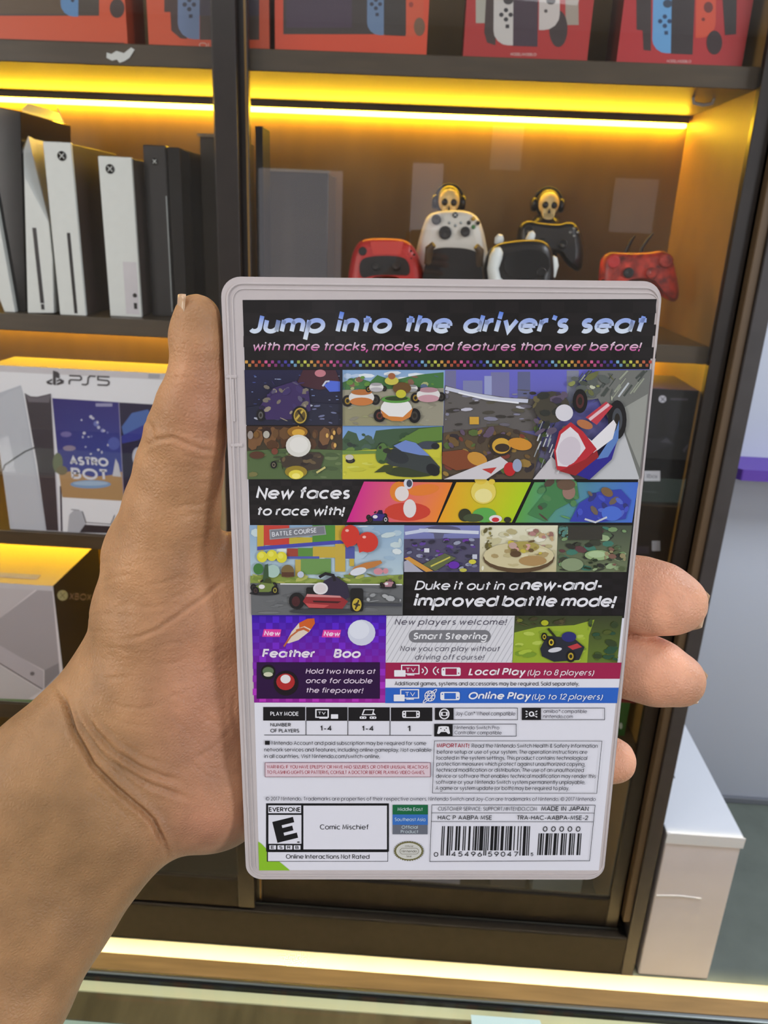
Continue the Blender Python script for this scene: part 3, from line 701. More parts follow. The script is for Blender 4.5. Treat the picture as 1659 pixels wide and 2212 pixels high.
# ---- P6 kart in the stadium
pic([(539, 1134), (873, 1134), (869.5, 1327.5), (543.5, 1327.5)], (140, 170, 200), (206, 222, 220))
dabs(26, 542, 1136, 868, 1215, [(176, 198, 212), (214, 224, 226), (156, 182, 204), (196, 212, 214)], 10, 30, .35, 10)
for (x, y, w, h, c) in ((556, 1134, 14, 55, (196, 170, 60)), (570, 1134, 55, 43, (196, 66, 56)), (625, 1160, 50, 18, (190, 172, 60)), (675, 1134, 50, 36, (84, 140, 60)), (724, 1134, 22, 40, (196, 166, 56))): A.rect(x, y, x + w, y + h, c)
A.poly([(556, 1180), (735, 1166), (746, 1173), (556, 1188)], (74, 76, 170))
for (x, y, w, h, c) in ((620, 1184, 24, 20, (158, 70, 56)), (644, 1183, 32, 22, (92, 140, 66)), (676, 1180, 48, 24, (196, 168, 66)), (724, 1174, 22, 60, (196, 168, 70)), (746, 1180, 20, 26, (84, 90, 160)), (755, 1206, 10, 16, (196, 170, 70)), (638, 1208, 22, 44, (192, 168, 80))): A.rect(x, y, x + w, y + h, c)
A.rect(650, 1206, 715, 1240, (110, 150, 84)); A.rect(620, 1201, 690, 1206, (84, 92, 170))
A.poly([(582, 1143), (702, 1134.5), (705, 1154), (583, 1165)], (150, 152, 158)); A.poly([(585, 1145), (700, 1136.5), (702, 1152), (586, 1162.5)], (120, 122, 130)); A.text('BATTLE COURSE', (589, 1159), (684, 1149.5), 10.5, (214, 216, 222), .2, .1)
A.poly([(541, 1243), (600, 1238), (700, 1252), (871, 1240), (871, 1262), (541, 1262)], (134, 152, 70)); dabs(24, 545, 1240, 868, 1258, [(150, 164, 84), (120, 140, 62), (176, 180, 96), (104, 110, 66)], 5, 16, .35)
A.poly([(542, 1258), (870.5, 1262), (869.5, 1327), (543.5, 1327)], (104, 106, 108)); dabs(34, 546, 1264, 866, 1324, [(110, 112, 114), (98, 100, 102), (116, 118, 120)], 8, 26, .22, 4)
A.line([(606, 1259.5), (868, 1261)], .35, (222, 222, 222)); A.rect(548, 1266, 566, 1279, (118, 126, 96))
for x, y in ((567, 1201), (588, 1198), (609, 1202)): A.ell(x, y, 11.5, 12, (218, 210, 56)); A.ell(x - 2, y - 3, 6, 6, (228, 222, 92))
A.ell(559, 1227, 11, 12, (66, 120, 60)); A.ell(590, 1232, 15, 14, (168, 196, 186)); A.ell(622, 1232, 14, 14, (120, 100, 62)); A.rect(609, 1234, 636, 1244, (90, 60, 44)); A.ell(650, 1239, 7, 7, (188, 196, 214))
A.poly([(573, 1218), (580, 1216), (582, 1262), (566, 1262)], (60, 84, 56)); kart(572, 1268, .95, (112, 130, 66), (150, 140, 60))
A.ell(757, 1155, 20, 23, (206, 58, 46)); A.poly([(742, 1170), (772, 1170), (750, 1181)], (206, 58, 46)); A.ell(794, 1169, 23, 22, (206, 60, 48)); A.poly([(774, 1178), (812, 1180), (776, 1192)], (206, 60, 48)); A.ell(750, 1144, 4, 3, (236, 180, 170)); A.ell(787, 1158, 4, 3, (236, 180, 170))
A.poly([(752, 1240), (766, 1222), (790, 1213), (822, 1208), (826, 1214), (808, 1223), (780, 1230)], (190, 124, 66)); A.ell(774, 1232, 18, 8, (214, 218, 226), -15); A.ell(817, 1232, 10, 7, (206, 140, 150)); A.ell(833, 1231, 6, 6, (206, 140, 150)); kart(838, 1260, .55, (176, 130, 140), (60, 60, 60))
A.ell(700, 1318, 74, 6, (64, 66, 70)); A.line([(788, 1303), (868, 1304)], .8, (70, 72, 80)); dabs(6, 792, 1278, 866, 1296, [(150, 152, 154), (170, 172, 174)], 6, 14, .6)
A.rr(662, 1266, 688, 1288, 4, (34, 33, 34)); A.rr(757, 1268, 785, 1318, 6, (36, 35, 36)); A.ell(642, 1295, 17, 18, (32, 31, 32)); A.ell(640, 1296, 9, 11, (74, 38, 40)); 
A.poly([(688, 1285), (700, 1252), (722, 1240), (750, 1258), (756, 1286), (740, 1296)], (52, 46, 66)); A.line([(690, 1244), (704, 1236), (720, 1240), (724, 1252)], .8, (36, 34, 38))
A.poly([(655, 1296), (664, 1280), (735, 1284), (752, 1296), (740, 1312), (668, 1310)], (150, 50, 54)); A.poly([(664, 1280), (735, 1284), (738, 1288), (662, 1286)], (206, 140, 140)); A.poly([(660, 1300), (712, 1304), (700, 1310), (668, 1309)], (196, 84, 84)); A.poly([(676, 1294), (738, 1296), (730, 1300), (678, 1298)], (70, 34, 36))
A.ell(693, 1268, 16, 13, (222, 220, 222)); A.ell(693, 1268, 12, 9.5, (214, 206, 208)); A.ell(771, 1303, 12, 16, (30, 29, 30)); A.ell(771, 1303, 10, 14, (196, 172, 62)); A.line([(764, 1302), (778, 1304)], .4, (50, 44, 34)); A.line([(775, 1293), (768, 1313)], .4, (50, 44, 34)); A.ell(771, 1303, 3.5, 5, (60, 52, 40))
# ---- P7 stadium, P8 dish, P9 woods
pic([(873, 1134.5), (1037, 1134.5), (1035.5, 1235), (872, 1235)], (128, 134, 190), (92, 88, 130))
A.ell(955, 1144, 40, 9, (90, 90, 120)); A.poly([(935, 1144), (962, 1144), (954, 1170), (940, 1170)], (96, 96, 124)); A.line([(905, 1145), (1034, 1150)], .9, (206, 212, 226)); A.line([(875, 1152), (925, 1144)], .9, (196, 204, 224))
A.poly([(872.5, 1164), (1036, 1162), (1035.6, 1234), (872.3, 1234)], (82, 78, 104)); dabs(70, 875, 1162, 1033, 1232, [(120, 122, 150), (66, 60, 96), (150, 154, 176), (96, 70, 150), (70, 74, 86), (110, 60, 160), (52, 50, 66)], 2, 9, .5)
A.rect(916, 1183, 927, 1192, (214, 216, 226)); A.poly([(912, 1218), (960, 1194), (985, 1204), (940, 1232)], (96, 104, 70)); A.poly([(872.4, 1205), (884, 1201), (936, 1232), (920, 1234)], (206, 150, 70)); A.poly([(872.4, 1212), (880, 1208), (914, 1234), (873, 1234)], (170, 170, 186)); A.line([(930, 1222), (972, 1202)], .4, (206, 196, 90)); A.ell(980, 1219, 12, 8, (104, 50, 170)); A.ell(1020, 1212, 8, 5, (206, 200, 70)); A.ell(1000, 1230, 8, 4, (190, 186, 80)); A.rect(1020, 1196, 1030, 1206, (196, 200, 214))
pic([(1036.8, 1134.5), (1205, 1134.5), (1201, 1235), (1035.5, 1235)], (222, 220, 194), (190, 180, 140))
dabs(36, 1040, 1140, 1200, 1232, [(206, 202, 170), (228, 226, 206), (180, 170, 126), (196, 190, 150)], 5, 16, .5); dabs(12, 1042, 1138, 1062, 1190, [(130, 120, 60), (96, 88, 50)], 3, 8, .5, 80); dabs(14, 1140, 1140, 1195, 1178, [(176, 130, 126), (150, 110, 100), (190, 160, 120)], 3, 8, .7)
A.ell(1120, 1204, 77, 32, (92, 72, 50)); A.ell(1120, 1199, 76, 28, (206, 196, 156)); dabs(16, 1060, 1184, 1185, 1222, [(190, 178, 134), (216, 208, 172), (170, 150, 104)], 6, 18, .4); A.ell(1150, 1210, 30, 11, (170, 138, 90)); A.ell(1130, 1180, 34, 12, (168, 154, 84)); dabs(16, 1095, 1166, 1170, 1196, [(196, 180, 70), (150, 130, 70), (104, 84, 54), (206, 160, 150)], 4, 9, .7); A.ell(1107, 1177, 9, 7, (190, 160, 150)); A.ell(1113, 1195, 12, 7, (92, 70, 48))
pic([(1204.8, 1134.5), (1365.5, 1134.5), (1353, 1235), (1201, 1235)], (70, 78, 66), (110, 122, 90))
dabs(60, 1206, 1138, 1352, 1232, [(60, 64, 52), (84, 104, 76), (120, 150, 104), (96, 62, 66), (150, 172, 130), (48, 50, 44), (66, 120, 104)], 4, 15, .5); A.rect(1226, 1136, 1300, 1165, (58, 56, 50)); dabs(14, 1206, 1136, 1226, 1160, [(84, 128, 120)], 4, 9); A.ell(1290, 1198, 28, 11, (150, 176, 126)); A.ell(1288, 1196, 19, 7, (170, 194, 150)); A.ell(1235, 1218, 24, 14, (134, 150, 116)); dabs(14, 1305, 1180, 1350, 1232, [(150, 140, 104), (124, 92, 80), (84, 96, 66)], 4, 10); dabs(8, 1255, 1205, 1290, 1228, [(40, 52, 34)], 3, 8, .5, 60)
# ---- battle text
A.lay = 20
A.text('Duke it out in a', (897, 1274), (1117, 1275), 20, (232, 232, 238), .16, .24, track=.1); A.text('new-and-', (1125, 1275), (1298, 1275.5), 24.5, (232, 232, 238), .2, .24, track=.09)
A.text('improved battle mode!', (895, 1310), (1326, 1311), 26, (232, 232, 238), .2, .24, track=.09)
# ---- purple item panel
A.lay = 6
A.poly([(544, 1328), (834.7, 1328.8), (832, 1518), (549, 1517.5)], [(52, 14, 168), (60, 16, 172), (156, 32, 150), (140, 26, 148)])
for j in range(13):
    for i in range(20):
        if (i + j) % 2:
            t = j / 12; c = mix((74, 30, 184), (166, 48, 168), t); f = 1.0 if rnd.random() > .3 else 1.12
            A.lay = 8; x = 546 + i * 14.3; y = 1331 + j * 14.2; A.rect(x, y, x + 14.3, y + 14.2, tuple(min(255, int(v * f)) for v in c))
A.lay = 20
A.rect(554.6, 1430, 820.5, 1508.8, (44, 10, 62))
A.poly([(570, 1358.5), (608, 1359), (605, 1375.5), (566.5, 1375)], (222, 60, 160)); A.text('New', (571.5, 1372.5), (604, 1373), 10.5, (240, 214, 236), .2, .2)
A.poly([(698.5, 1360), (737, 1360), (734, 1376.8), (695, 1376)], (222, 60, 160)); A.text('New', (700, 1373.5), (733, 1374), 10.5, (240, 214, 236), .2, .2)
A.poly([(617, 1389), (630, 1364), (646, 1345), (664, 1336), (679, 1335), (680.5, 1346), (668, 1364), (645, 1382), (624, 1389)], (222, 206, 190)); A.poly([(646, 1345), (664, 1336), (679, 1335), (680.5, 1346), (672, 1359), (658, 1352), (647, 1356)], (206, 96, 40)); A.line([(640, 1362), (656, 1357), (668, 1363)], .7, (196, 96, 50)); A.line([(613.5, 1396), (628, 1374), (650, 1357)], .45, (190, 104, 60))
A.ell(781, 1366, 30, 28, (206, 210, 226)); A.ell(776, 1360, 22, 20, (220, 224, 236)); 
A.text('Feather', (568, 1420), (679, 1420.5), 19, (236, 226, 240), .21, .22, track=.1); A.text('Boo', (722, 1420.5), (776.5, 1421), 19.5, (236, 226, 240), .22, .22, track=.1)
A.ell(579.5, 1451, 16, 16, (24, 20, 24)); A.ell(618, 1475, 27, 27, (26, 14, 24)); A.ell(579.5, 1449, 12, 9, (96, 116, 84)); A.ell(579.5, 1456, 10, 5, (206, 206, 180))
A.ell(617, 1472, 20, 18, (176, 42, 44)); A.ell(617, 1466, 11, 9.5, (226, 222, 224));
A.text('Hold two items at', (661, 1454.5), (810, 1455), 11.5, (234, 216, 236), .14, .22); A.text('once for double', (661, 1475), (803.5, 1475.5), 11.5, (234, 216, 236), .14, .22); A.text('the firepower!', (661, 1495.7), (783.5, 1496.3), 11.5, (234, 216, 236), .14, .22)
# ---- new players panel
A.lay = 8
A.poly([(834.7, 1329.7), (1112, 1329.7), (1106.5, 1431), (833, 1431)], (216, 216, 222))
for k in range(36):
    x = 838 + k * 10.8
    for (xa, ya, xb, yb) in ((x, 1330.5, x - 58, 1430),):
        if xb < 834.5: t = (xa - 834.5) / (xa - xb); yb = ya + (yb - ya) * t; xb = 834.5
        if xa > 1106.5: t = (xa - 1106.5) / (xa - xb); ya = ya + (yb - ya) * t; xa = 1106.5
        if xb < 1106 and yb > ya: A.lay = 9; A.line([(xa, ya), (xb, yb)], .16, (176, 176, 184))
A.lay = 20
A.text('New players welcome!', (853, 1349.3), (1093, 1349.6), 13, (84, 80, 96), .13, .24, track=.2); A.rr(883, 1360.5, 1060, 1387.5, 13.4, (120, 120, 126)); A.text('Smart Steering', (892.5, 1381), (1051, 1381.5), 15, (234, 234, 238), .19, .22)
A.text('Now you can play without', (864.5, 1406), (1078, 1406.5), 11.5, (96, 92, 106), .12, .24, track=.22); A.text('driving off course!', (896, 1424.6), (1044.5, 1425), 11.5, (96, 92, 106), .12, .24, track=.22)
# ---- P10 kart on the meadow
pic([(1112, 1329.7), (1344, 1330), (1333, 1431), (1106.5, 1431)], (58, 64, 40), (96, 116, 46))
A.poly([(1111, 1366), (1160, 1354), (1240, 1350), (1284, 1338), (1272, 1372), (1268, 1431), (1107, 1431)], (150, 172, 50)); dabs(30, 1112, 1360, 1266, 1428, [(164, 186, 62), (134, 160, 46), (178, 196, 84), (120, 150, 44)], 6, 20, .35, 12); dabs(20, 1270, 1336, 1334, 1428, [(52, 66, 38), (66, 84, 44), (44, 78, 56), (80, 90, 40)], 5, 15, .5); dabs(14, 1114, 1332, 1220, 1348, [(66, 62, 40), (110, 116, 44), (84, 78, 48)], 4, 12, .6)
A.ell(1176, 1344, 8, 6, (176, 180, 40)); A.line([(1183, 1356), (1200, 1376)], .6, (40, 44, 24))
A.poly([(1166, 1400), (1180, 1372), (1206, 1374), (1240, 1378), (1262, 1396), (1250, 1424), (1196, 1428), (1170, 1416)], (40, 42, 52)); wheel(1190, 1386, 10, 12, (206, 180, 50)); wheel(1232, 1416, 11, 13, (186, 160, 50)); A.poly([(1225, 1395), (1246, 1388), (1256, 1396), (1236, 1402)], (186, 60, 66)); A.ell(1228, 1374, 16, 11, (44, 44, 110)); wheel(1175, 1374, 7, 9, (186, 170, 40)); A.ell(1198, 1402, 15, 5, (206, 206, 214), -10)
# ---- play bars
A.lay = 10
A.poly([(833, 1431), (1342.5, 1431), (1338.5, 1466), (832.7, 1466)], (158, 30, 76)); A.poly([(832.7, 1466), (1338.5, 1466), (1336.3, 1485), (832.5, 1485)], INKW); A.poly([(832.5, 1485), (1336.3, 1485), (1332.6, 1518.5), (832, 1518.5)], (44, 100, 196))
A.lay = 20
def tv_icon(x0, y0, x1, y1, bx0, by0, bx1, by1, bg):
    A.frame(x0, y0, x1, y1 - 4, .32, WH); A.rect(x0 + 12, y1 - 2.5, x1 - 10, y1 - .5, WH); A.rect((x0 + x1) / 2 - 2, y1 - 5, (x0 + x1) / 2 + 2, y1 - 2, WH); A.text('TV', (x0 + 10, y1 - 8), (x1 - 8, y1 - 8), 9, WH, .13); A.rr(bx0, by0, bx1, by1, 1.2, WH)
def console_icon(x0, y0, x1, y1, c=WH, bg=(158, 30, 76)):
    A.rr(x0, y0, x1, y1, 4, c); A.rect(x0 + 8.5, y0 + 2.4, x1 - 8.5, y1 - 2.4, bg); A.ell(x0 + 4.4, y0 + 5, 1.5, 1.5, bg); A.ell(x1 - 4.4, y1 - 6, 1.5, 1.5, bg)
tv_icon(867.5, 1436.5, 905, 1459, 851.5, 1447, 876, 1461, None)
for cx, sgn in ((901, 1), (958, -1)):
    for r in (9.5, 18):
        A.line([(cx + sgn * (r * math.cos(R(a)) + 4), 1448.5 + r * .62 * math.sin(R(a))) for a in range(-50, 51, 10)], .32, WH)
console_icon(953.5, 1441, 995, 1459.5)
A.text('Local Play', (1013, 1458), (1132, 1458.3), 16, (240, 232, 238), .2, .24); A.text('(Up to 8 players)', (1139, 1458.3), (1281, 1458.6), 13, (240, 226, 234), .14, .24)
A.text('Additional games, systems and accessories may be required. Sold separately.', (853, 1480), (1250, 1480.6), 9, (56, 54, 62), .13)
tv_icon(865.5, 1489, 904, 1511, 850.5, 1499.5, 874, 1514, None)
A.line([(928.5 + 11 * math.cos(R(a)), 1502.5 + 11 * math.sin(R(a))) for a in range(0, 361, 20)], .24, WH); A.line([(928.5 + 5 * math.cos(R(a)), 1502.5 + 11 * math.sin(R(a))) for a in range(0, 361, 20)], .2, WH); A.line([(917.5, 1502), (939.5, 1502)], .2, WH); A.line([(920, 1496), (937, 1496)], .18, WH); A.line([(920, 1508), (937, 1508)], .18, WH)
A.line([(928.5 + 18 * math.cos(R(a)) * .8 + 5 * math.sin(R(a)) * .5, 1502.5 - 18 * math.cos(R(a)) * .8 + 5 * math.sin(R(a)) * .5) for a in range(0, 361, 15)], .22, WH)
console_icon(951, 1493.5, 993, 1511.5, WH, (44, 100, 196))
A.text('Online Play', (1011.5, 1509.6), (1143.3, 1510), 16, (236, 238, 244), .2, .24); A.text('(Up to 12 players)', (1148.6, 1510), (1299.5, 1510.5), 13, (230, 234, 242), .14, .24)
# ---- table
A.lay = 20
BK = (24, 22, 26); TX = (40, 38, 46)
for x0, x1 in ((568.7, 659.3), (661.5, 750.7), (752.6, 841.8), (844.4, 933.8)): A.rect(x0, 1526.7 + (x0 - 568) * .004, x1, 1556 + (x0 - 568) * .004, BK)
A.line([(571, 1587), (932, 1588)], .17, BK)
for x in (661, 751.5, 842.3): A.line([(x, 1556), (x, 1587.5)], .17, BK)
A.text('PLAY MODE', (585, 1545.5), (645, 1545.7), 9, WH, .17); A.text('NUMBER', (585, 1568.6), (628, 1568.8), 7.6, BK, .15); A.text('OF PLAYERS', (585, 1581.6), (646, 1581.8), 8, BK, .15)
A.text('1-4', (693, 1578), (716, 1578), 11, BK, .17, track=.2); A.text('1-4', (783, 1578.3), (806.5, 1578.3), 11, BK, .17, track=.2); A.rect(884, 1567, 886.4, 1578.5, BK); A.line([(881, 1570.5), (885, 1567.5)], .26, BK)
A.frame(682.5, 1532, 709, 1548.5, .36, WH); A.text('TV', (688, 1543), (703, 1543), 6.5, WH, .18); A.rect(690, 1549.5, 708, 1551.6, WH); A.rr(715, 1542, 730.5, 1551.6, .8, WH)
A.poly([(786, 1531), (809, 1531), (805, 1544), (781, 1544)], WH); A.poly([(788.2, 1533), (806.3, 1533), (803.4, 1542), (784.4, 1542)], BK); A.poly([(806, 1537), (812, 1543.5), (806, 1543.5)], WH)
for x in (777, 798.5): A.rr(x, 1546.5, x + 14.5, 1551.8, 2, WH); A.ell(x + 4, 1549.2, 1.2, 1.2, BK); A.ell(x + 10.5, 1549.2, 1.2, 1.2, BK)
A.rr(868.7, 1534, 906.8, 1549.8, 4, WH); A.rect(877, 1536, 899, 1547.8, BK)
for dx, dy in ((873, 1538), (873, 1544.5), (902.5, 1538), (902.5, 1544.5)): A.ell(dx, dy, 1.6, 1.6, BK)
def compat(x0, y0, x1, y1, xb):
    A.frame(x0, y0, x1, y1, .15, TX); A.rect(x0, y0, xb, y1, BK)
compat(939.8, 1528.3, 1117.5, 1553.6, 979.6); compat(1127.3, 1528.3, 1305.3, 1553.6, 1168); compat(938.4, 1563, 1114.6, 1589, 977.5)
A.line([(959.5 + 10 * math.cos(R(a)), 1540.8 + 10.5 * math.sin(R(a))) for a in range(0, 361, 20)], .36, WH); A.rr(952, 1536.5, 967, 1545, 2, WH); A.rect(956, 1538, 963, 1543.5, BK)
A.line([(1147.5 + 4.5 * math.cos(R(a)), 1541 + 4.5 * math.sin(R(a))) for a in range(0, 361, 24)], .36, WH); A.line([(1150.5, 1541), (1154, 1545.5)], .36, WH)
for sx in (-1, 1):
    for dy in (-5.5, 0, 5.5): A.line([(1147.5 + sx * 8.5, 1541 + dy * .8), (1147.5 + sx * 12.5, 1541 + dy * 1.25)], .32, WH)
A.poly([(947, 1568), (953, 1567), (963, 1567), (969, 1568), (972, 1583), (968, 1584), (963.5, 1579.5), (952.5, 1579.5), (948, 1584), (944, 1583)], WH); A.ell(952, 1572, 1.3, 1.3, BK); A.ell(960, 1575.5, 1.3, 1.3, BK); A.ell(964, 1571.5, 1.3, 1.3, BK)
G2 = (66, 62, 74)
A.text('Joy-Con\u2122 Wheel compatible', (984, 1544), (1112, 1544.4), 9, G2, .12); A.text('amiibo\u2122 compatible', (1173.5, 1538.6), (1266.5, 1539), 8, G2, .12); A.text('nintendo.com', (1173, 1549.6), (1236, 1550), 8, G2, .12)
A.text('Nintendo Switch Pro', (982, 1573.8), (1077.5, 1574), 8, G2, .12); A.text('Controller compatible', (982, 1584.6), (1082.5, 1585), 8, G2, .12)
A.rect(572.8, 1598.4, 583, 1607, BK)
A.text('Nintendo Account and paid subscription may be required for some', (588, 1607.4), (920, 1608), 8.8, TX, .125); A.text('network services and features, including online gameplay. Not available', (571.8, 1621.8), (931, 1622.4), 8.8, TX, .125); A.text('in all countries. Visit Nintendo.com/switch-online.', (571.8, 1635.8), (820, 1636.2), 8.8, TX, .125)
A.rect(573.2, 1645.6, 929.4, 1676, (222, 202, 212)); A.frame(573.2, 1645.6, 929.4, 1676, .14, (110, 40, 60))
RD = (160, 36, 56)
A.text('WARNING: IF YOU HAVE EPILEPSY OR HAVE HAD SEIZURES OR OTHER UNUSUAL REACTIONS', (577.5, 1658), (924, 1658.6), 7.6, RD, .14, track=.1, space=.4); A.text('TO FLASHING LIGHTS OR PATTERNS, CONSULT A DOCTOR BEFORE PLAYING VIDEO GAMES.', (578, 1669.7), (917, 1670.2), 7.6, RD, .14, track=.1, space=.4)
A.line([(938, 1598.7), (1299.3, 1599), (1288, 1711.8), (933.8, 1711)], .14, TX, True)
IMP = ['before setup or use of your system. The operation instructions are', 'located in the system settings. This product contains technological', 'protection measures which protect against unauthorized copying,', 'technical modification or distribution. The use of an unauthorized', 'device or software that enables technical modification may render this', 'software or your Nintendo Switch system permanently unplayable.', 'A game or system update (or both) may be required to play.']
A.text('IMPORTANT!', (944.5, 1613), (1012.5, 1613.2), 9.2, RD, .17); A.text('Read the Nintendo Switch Health & Safety Information', (1019, 1613.2), (1289.5, 1613.6), 9, TX, .125)
for k, (tx, xe) in enumerate(zip(IMP, (1267, 1267, 1262.5, 1259.5, 1285, 1262.5, 1228))): A.text(tx, (943.8 - k * .45, 1626.4 + k * 13), (xe, 1626.8 + k * 13), 9, TX, .125)
A.text('\u00a9 2017 Nintendo. Trademarks are properties of their respective owners. Nintendo Switch and Joy-Con are trademarks of Nintendo. \u00a9 2017 Nintendo', (575, 1727), (1285, 1728), 8.6, (70, 66, 78), .12)
# rating box
A.lay = 20
A.poly([(557.8, 1817), (566, 1823), (582, 1840), (604, 1861), (626.5, 1879.6), (560, 1879.5)], (140, 192, 44))
A.rect(575, 1734.8, 840, 1839, (18, 17, 22)); A.rect(576.5, 1839, 838, 1860.5, BK); A.rect(579, 1840, 837, 1859.3, INKW)
A.rect(655.5, 1739.5, 835.8, 1834, INKW); A.rect(579.6, 1739, 650.6, 1755.8, INKW); A.rect(580, 1759.5, 651.2, 1821.8, INKW)
A.text('EVERYONE', (582, 1752.6), (649, 1752.8), 10, BK, .2, track=.08)
def rotq(pts, cx, cy, a): return [(cx + (x - cx) * math.cos(R(a)) - (y - cy) * math.sin(R(a)), cy + (x - cx) * math.sin(R(a)) + (y - cy) * math.cos(R(a))) for x, y in pts]
A.poly(rotq([(593, 1768.5), (639, 1768.5), (639, 1780.5), (611, 1780.5), (611, 1786.5), (633, 1786.5), (633, 1797), (611, 1797), (611, 1803.5), (639, 1803.5), (639, 1815), (593, 1815)], 616, 1791, -14), BK)
A.text('\u00ae', (642, 1820), (648, 1820), 6, BK, .14)
for k, ch in enumerate('ESRB'):
    x = 582 + k * 17.6; A.rect(x, 1825, x + 14.4, 1834, INKW); A.text(ch, (x + 4.2, 1832.8), (x + 10.2, 1832.8), 6.8, BK, .2)
A.text('Comic Mischief', (692, 1790.8), (795.5, 1791), 11, BK, .125); A.text('Online Interactions Not Rated', (618.5, 1854), (797.5, 1854.4), 10, BK, .13)
# region sticker and seal
A.rect(848, 1737.5, 924.3, 1758.3, (26, 104, 66)); A.rect(848, 1758.3, 924, 1780.6, (58, 112, 190)); A.rect(848, 1780.6, 923.5, 1801, (104, 108, 120))
PL = (200, 216, 222)
A.text('Middle East', (859, 1750.5), (912.5, 1750.6), 7.6, PL, .13); A.text('Southeast Asia', (853, 1772.5), (918.5, 1772.7), 7.6, PL, .13); A.text('Official', (868, 1789), (902, 1789), 7, PL, .13); A.text('Product', (866, 1798.5), (903, 1798.6), 7, PL, .13)
seal = []
for k in range(72):
    a = 2 * math.pi * k / 72; f = 1.0 if k % 2 else .90
    seal.append((883 + 33.5 * f * math.cos(a), 1837 + 22 * f * math.sin(a)))
A.poly(seal, (112, 108, 70)); A.ell(883, 1837, 27.5, 17.5, (216, 216, 206)); A.ell(883, 1837, 26, 16.3, (206, 206, 200)); A.line([(x, y) for x, y in rrect(864, 1831, 904, 1843.5, 6)], .14, (110, 106, 80), True); A.text('Nintendo', (868, 1840), (900, 1840), 5.6, (90, 86, 66), .14); A.text('Official', (875, 1828.5), (892, 1828.5), 4, (110, 106, 86), .14); A.text('Seal', (878, 1850), (888, 1850), 4, (110, 106, 86), .14)
# barcode panel
A.line([(932.7, 1737.3), (1284.9, 1737.9), (1273, 1858), (928.3, 1859.8)], .15, TX, True); A.line([(932, 1754.6), (1283, 1755)], .13, TX); A.line([(931, 1773.4), (1281, 1774)], .13, TX)
A.text('CUSTOMER SERVICE: SUPPORT.NINTENDO.COM', (946.3, 1749.8), (1159, 1750.1), 8.6, (60, 58, 66), .12, space=.4); A.text('MADE IN JAPAN', (1169, 1750.1), (1270, 1750.4), 10, BK, .15, space=.4)
A.text('HAC P AABPA MSE', (946, 1769.2), (1061.7, 1769.4), 9.6, BK, .14, space=.4); A.text('TRA-HAC-AABPA-MSE-2', (1116.3, 1769.4), (1268.8, 1769.7), 9.6, BK, .14)
Lc = ['0001101', '0011001', '0010011', '0111101', '0100011', '0110001', '0101111', '0111011', '0110111', '0001011']
inv = lambda s_: ''.join('1' if c == '0' else '0' for c in s_)
digs = '045496590475'
code = '101' + ''.join(Lc[int(c)] for c in digs[:6]) + '01010' + ''.join(inv(Lc[int(c)]) for c in digs[6:]) + '101'
guard = set(list(range(0, 10)) + list(range(45, 50)) + list(range(85, 95)))
def bars(bits, x0, x1, y0, y1, yg=None, gs=(), lean=0.0):
    wd = (x1 - x0) / len(bits); k = 0
    while k < len(bits):
        if bits[k] == '1':
            j = k
            while j + 1 < len(bits) and bits[j + 1] == '1' and ((j + 1 in gs) == (k in gs)): j += 1
            yb = yg if (yg and k in gs) else y1
            xa = x0 + k * wd; xb = x0 + (j + 1) * wd; A.lay = 20
            A.poly([(xa, y0), (xb, y0), (xb - lean * (yb - y0), yb), (xa - lean * (yb - y0), yb)], BK); k = j + 1
        else: k += 1
bars(code, 955, 1145, 1784, 1836.5, 1847.5, guard, .05)
Gc = [''.join(reversed(inv(x))) for x in Lc]
add = '1011' + '01'.join([Gc[0], Gc[0], Lc[0], Lc[0], Lc[0]])
bars(add, 1163.5, 1256, 1799.5, 1846.5, None, (), .07)
A.lay = 24
def digits(s_, xs, xe, yb, h):
    n = len(s_)
    for k, c in enumerate(s_):
        x = xs + (xe - xs) * k / max(1, n - 1); A.text(c, (x - 4 if c != '1' else x - 2, yb), (x + 4 if c != '1' else x + 2, yb), h, BK, .13)
digits('0', 941.6, 941.6, 1850, 10); digits('45496', 980, 1036, 1849.5, 10.5); digits('59047', 1058, 1114, 1849.5, 10.5); A.text('5', (1146, 1848), (1151, 1848), 7, BK, .14); digits('00000', 1177, 1248, 1795.5, 11.5)
sheet = SHEET.build('cover_sheet', M_sheet, gc)
tag(sheet, 'printed back cover sheet with headline, screenshots and barcode')
# ================================================================ the hand and forearm (one continuous skin, millimetres in the phone's frame)
def case_z(px, py):
    r = np.array(((px - 829.5) / FPX, (py - 1106.0) / FPX, 1.0))
    return float(CT.dot(c_no) / r.dot(c_no)) * 1000
def J(px, py, rpx, off):
    """joint: where it was measured, its radius, and how far it lies behind the printed face of the case (mm)"""
    z = case_z(px, py) + off
    return ((px - 829.5) / FPX * z, (py - 1106.0) / FPX * z, z, rpx / FPX * z)
def JZ(px, py, rpx, z): return ((px - 829.5) / FPX * z, (py - 1106.0) / FPX * z, z, rpx / FPX * z)
THUMB = [J(430, 690, 48, 3.2), J(429, 745, 56, 3.6), J(428, 810, 60, 4.5), J(412, 880, 73, 6), J(401, 940, 85, 8.5), J(389, 1010, 92, 11.5), J(372, 1100, 101, 14.5),
         J(353, 1205, 127, 19), J(356, 1320, 145, 21.5), J(358, 1430, 158, 24), J(392, 1560, 156, 26), J(430, 1655, 150, 27), J(447, 1716, 112, 26)]
PALM = [[J(410, 706, 22, 3.4), J(416, 676, 15, 3.2)], [J(500, 1300, 118, 27), J(500, 1480, 125, 28), J(478, 1712, 104, 26)], [J(360, 1330, 130, 24), J(620, 1240, 105, 27)], [J(430, 1500, 130, 28), J(660, 1400, 100, 29)], [J(460, 1640, 115, 27), J(650, 1560, 92, 28)],
        [J(620, 1180, 95, 28), J(680, 1560, 90, 28)]]
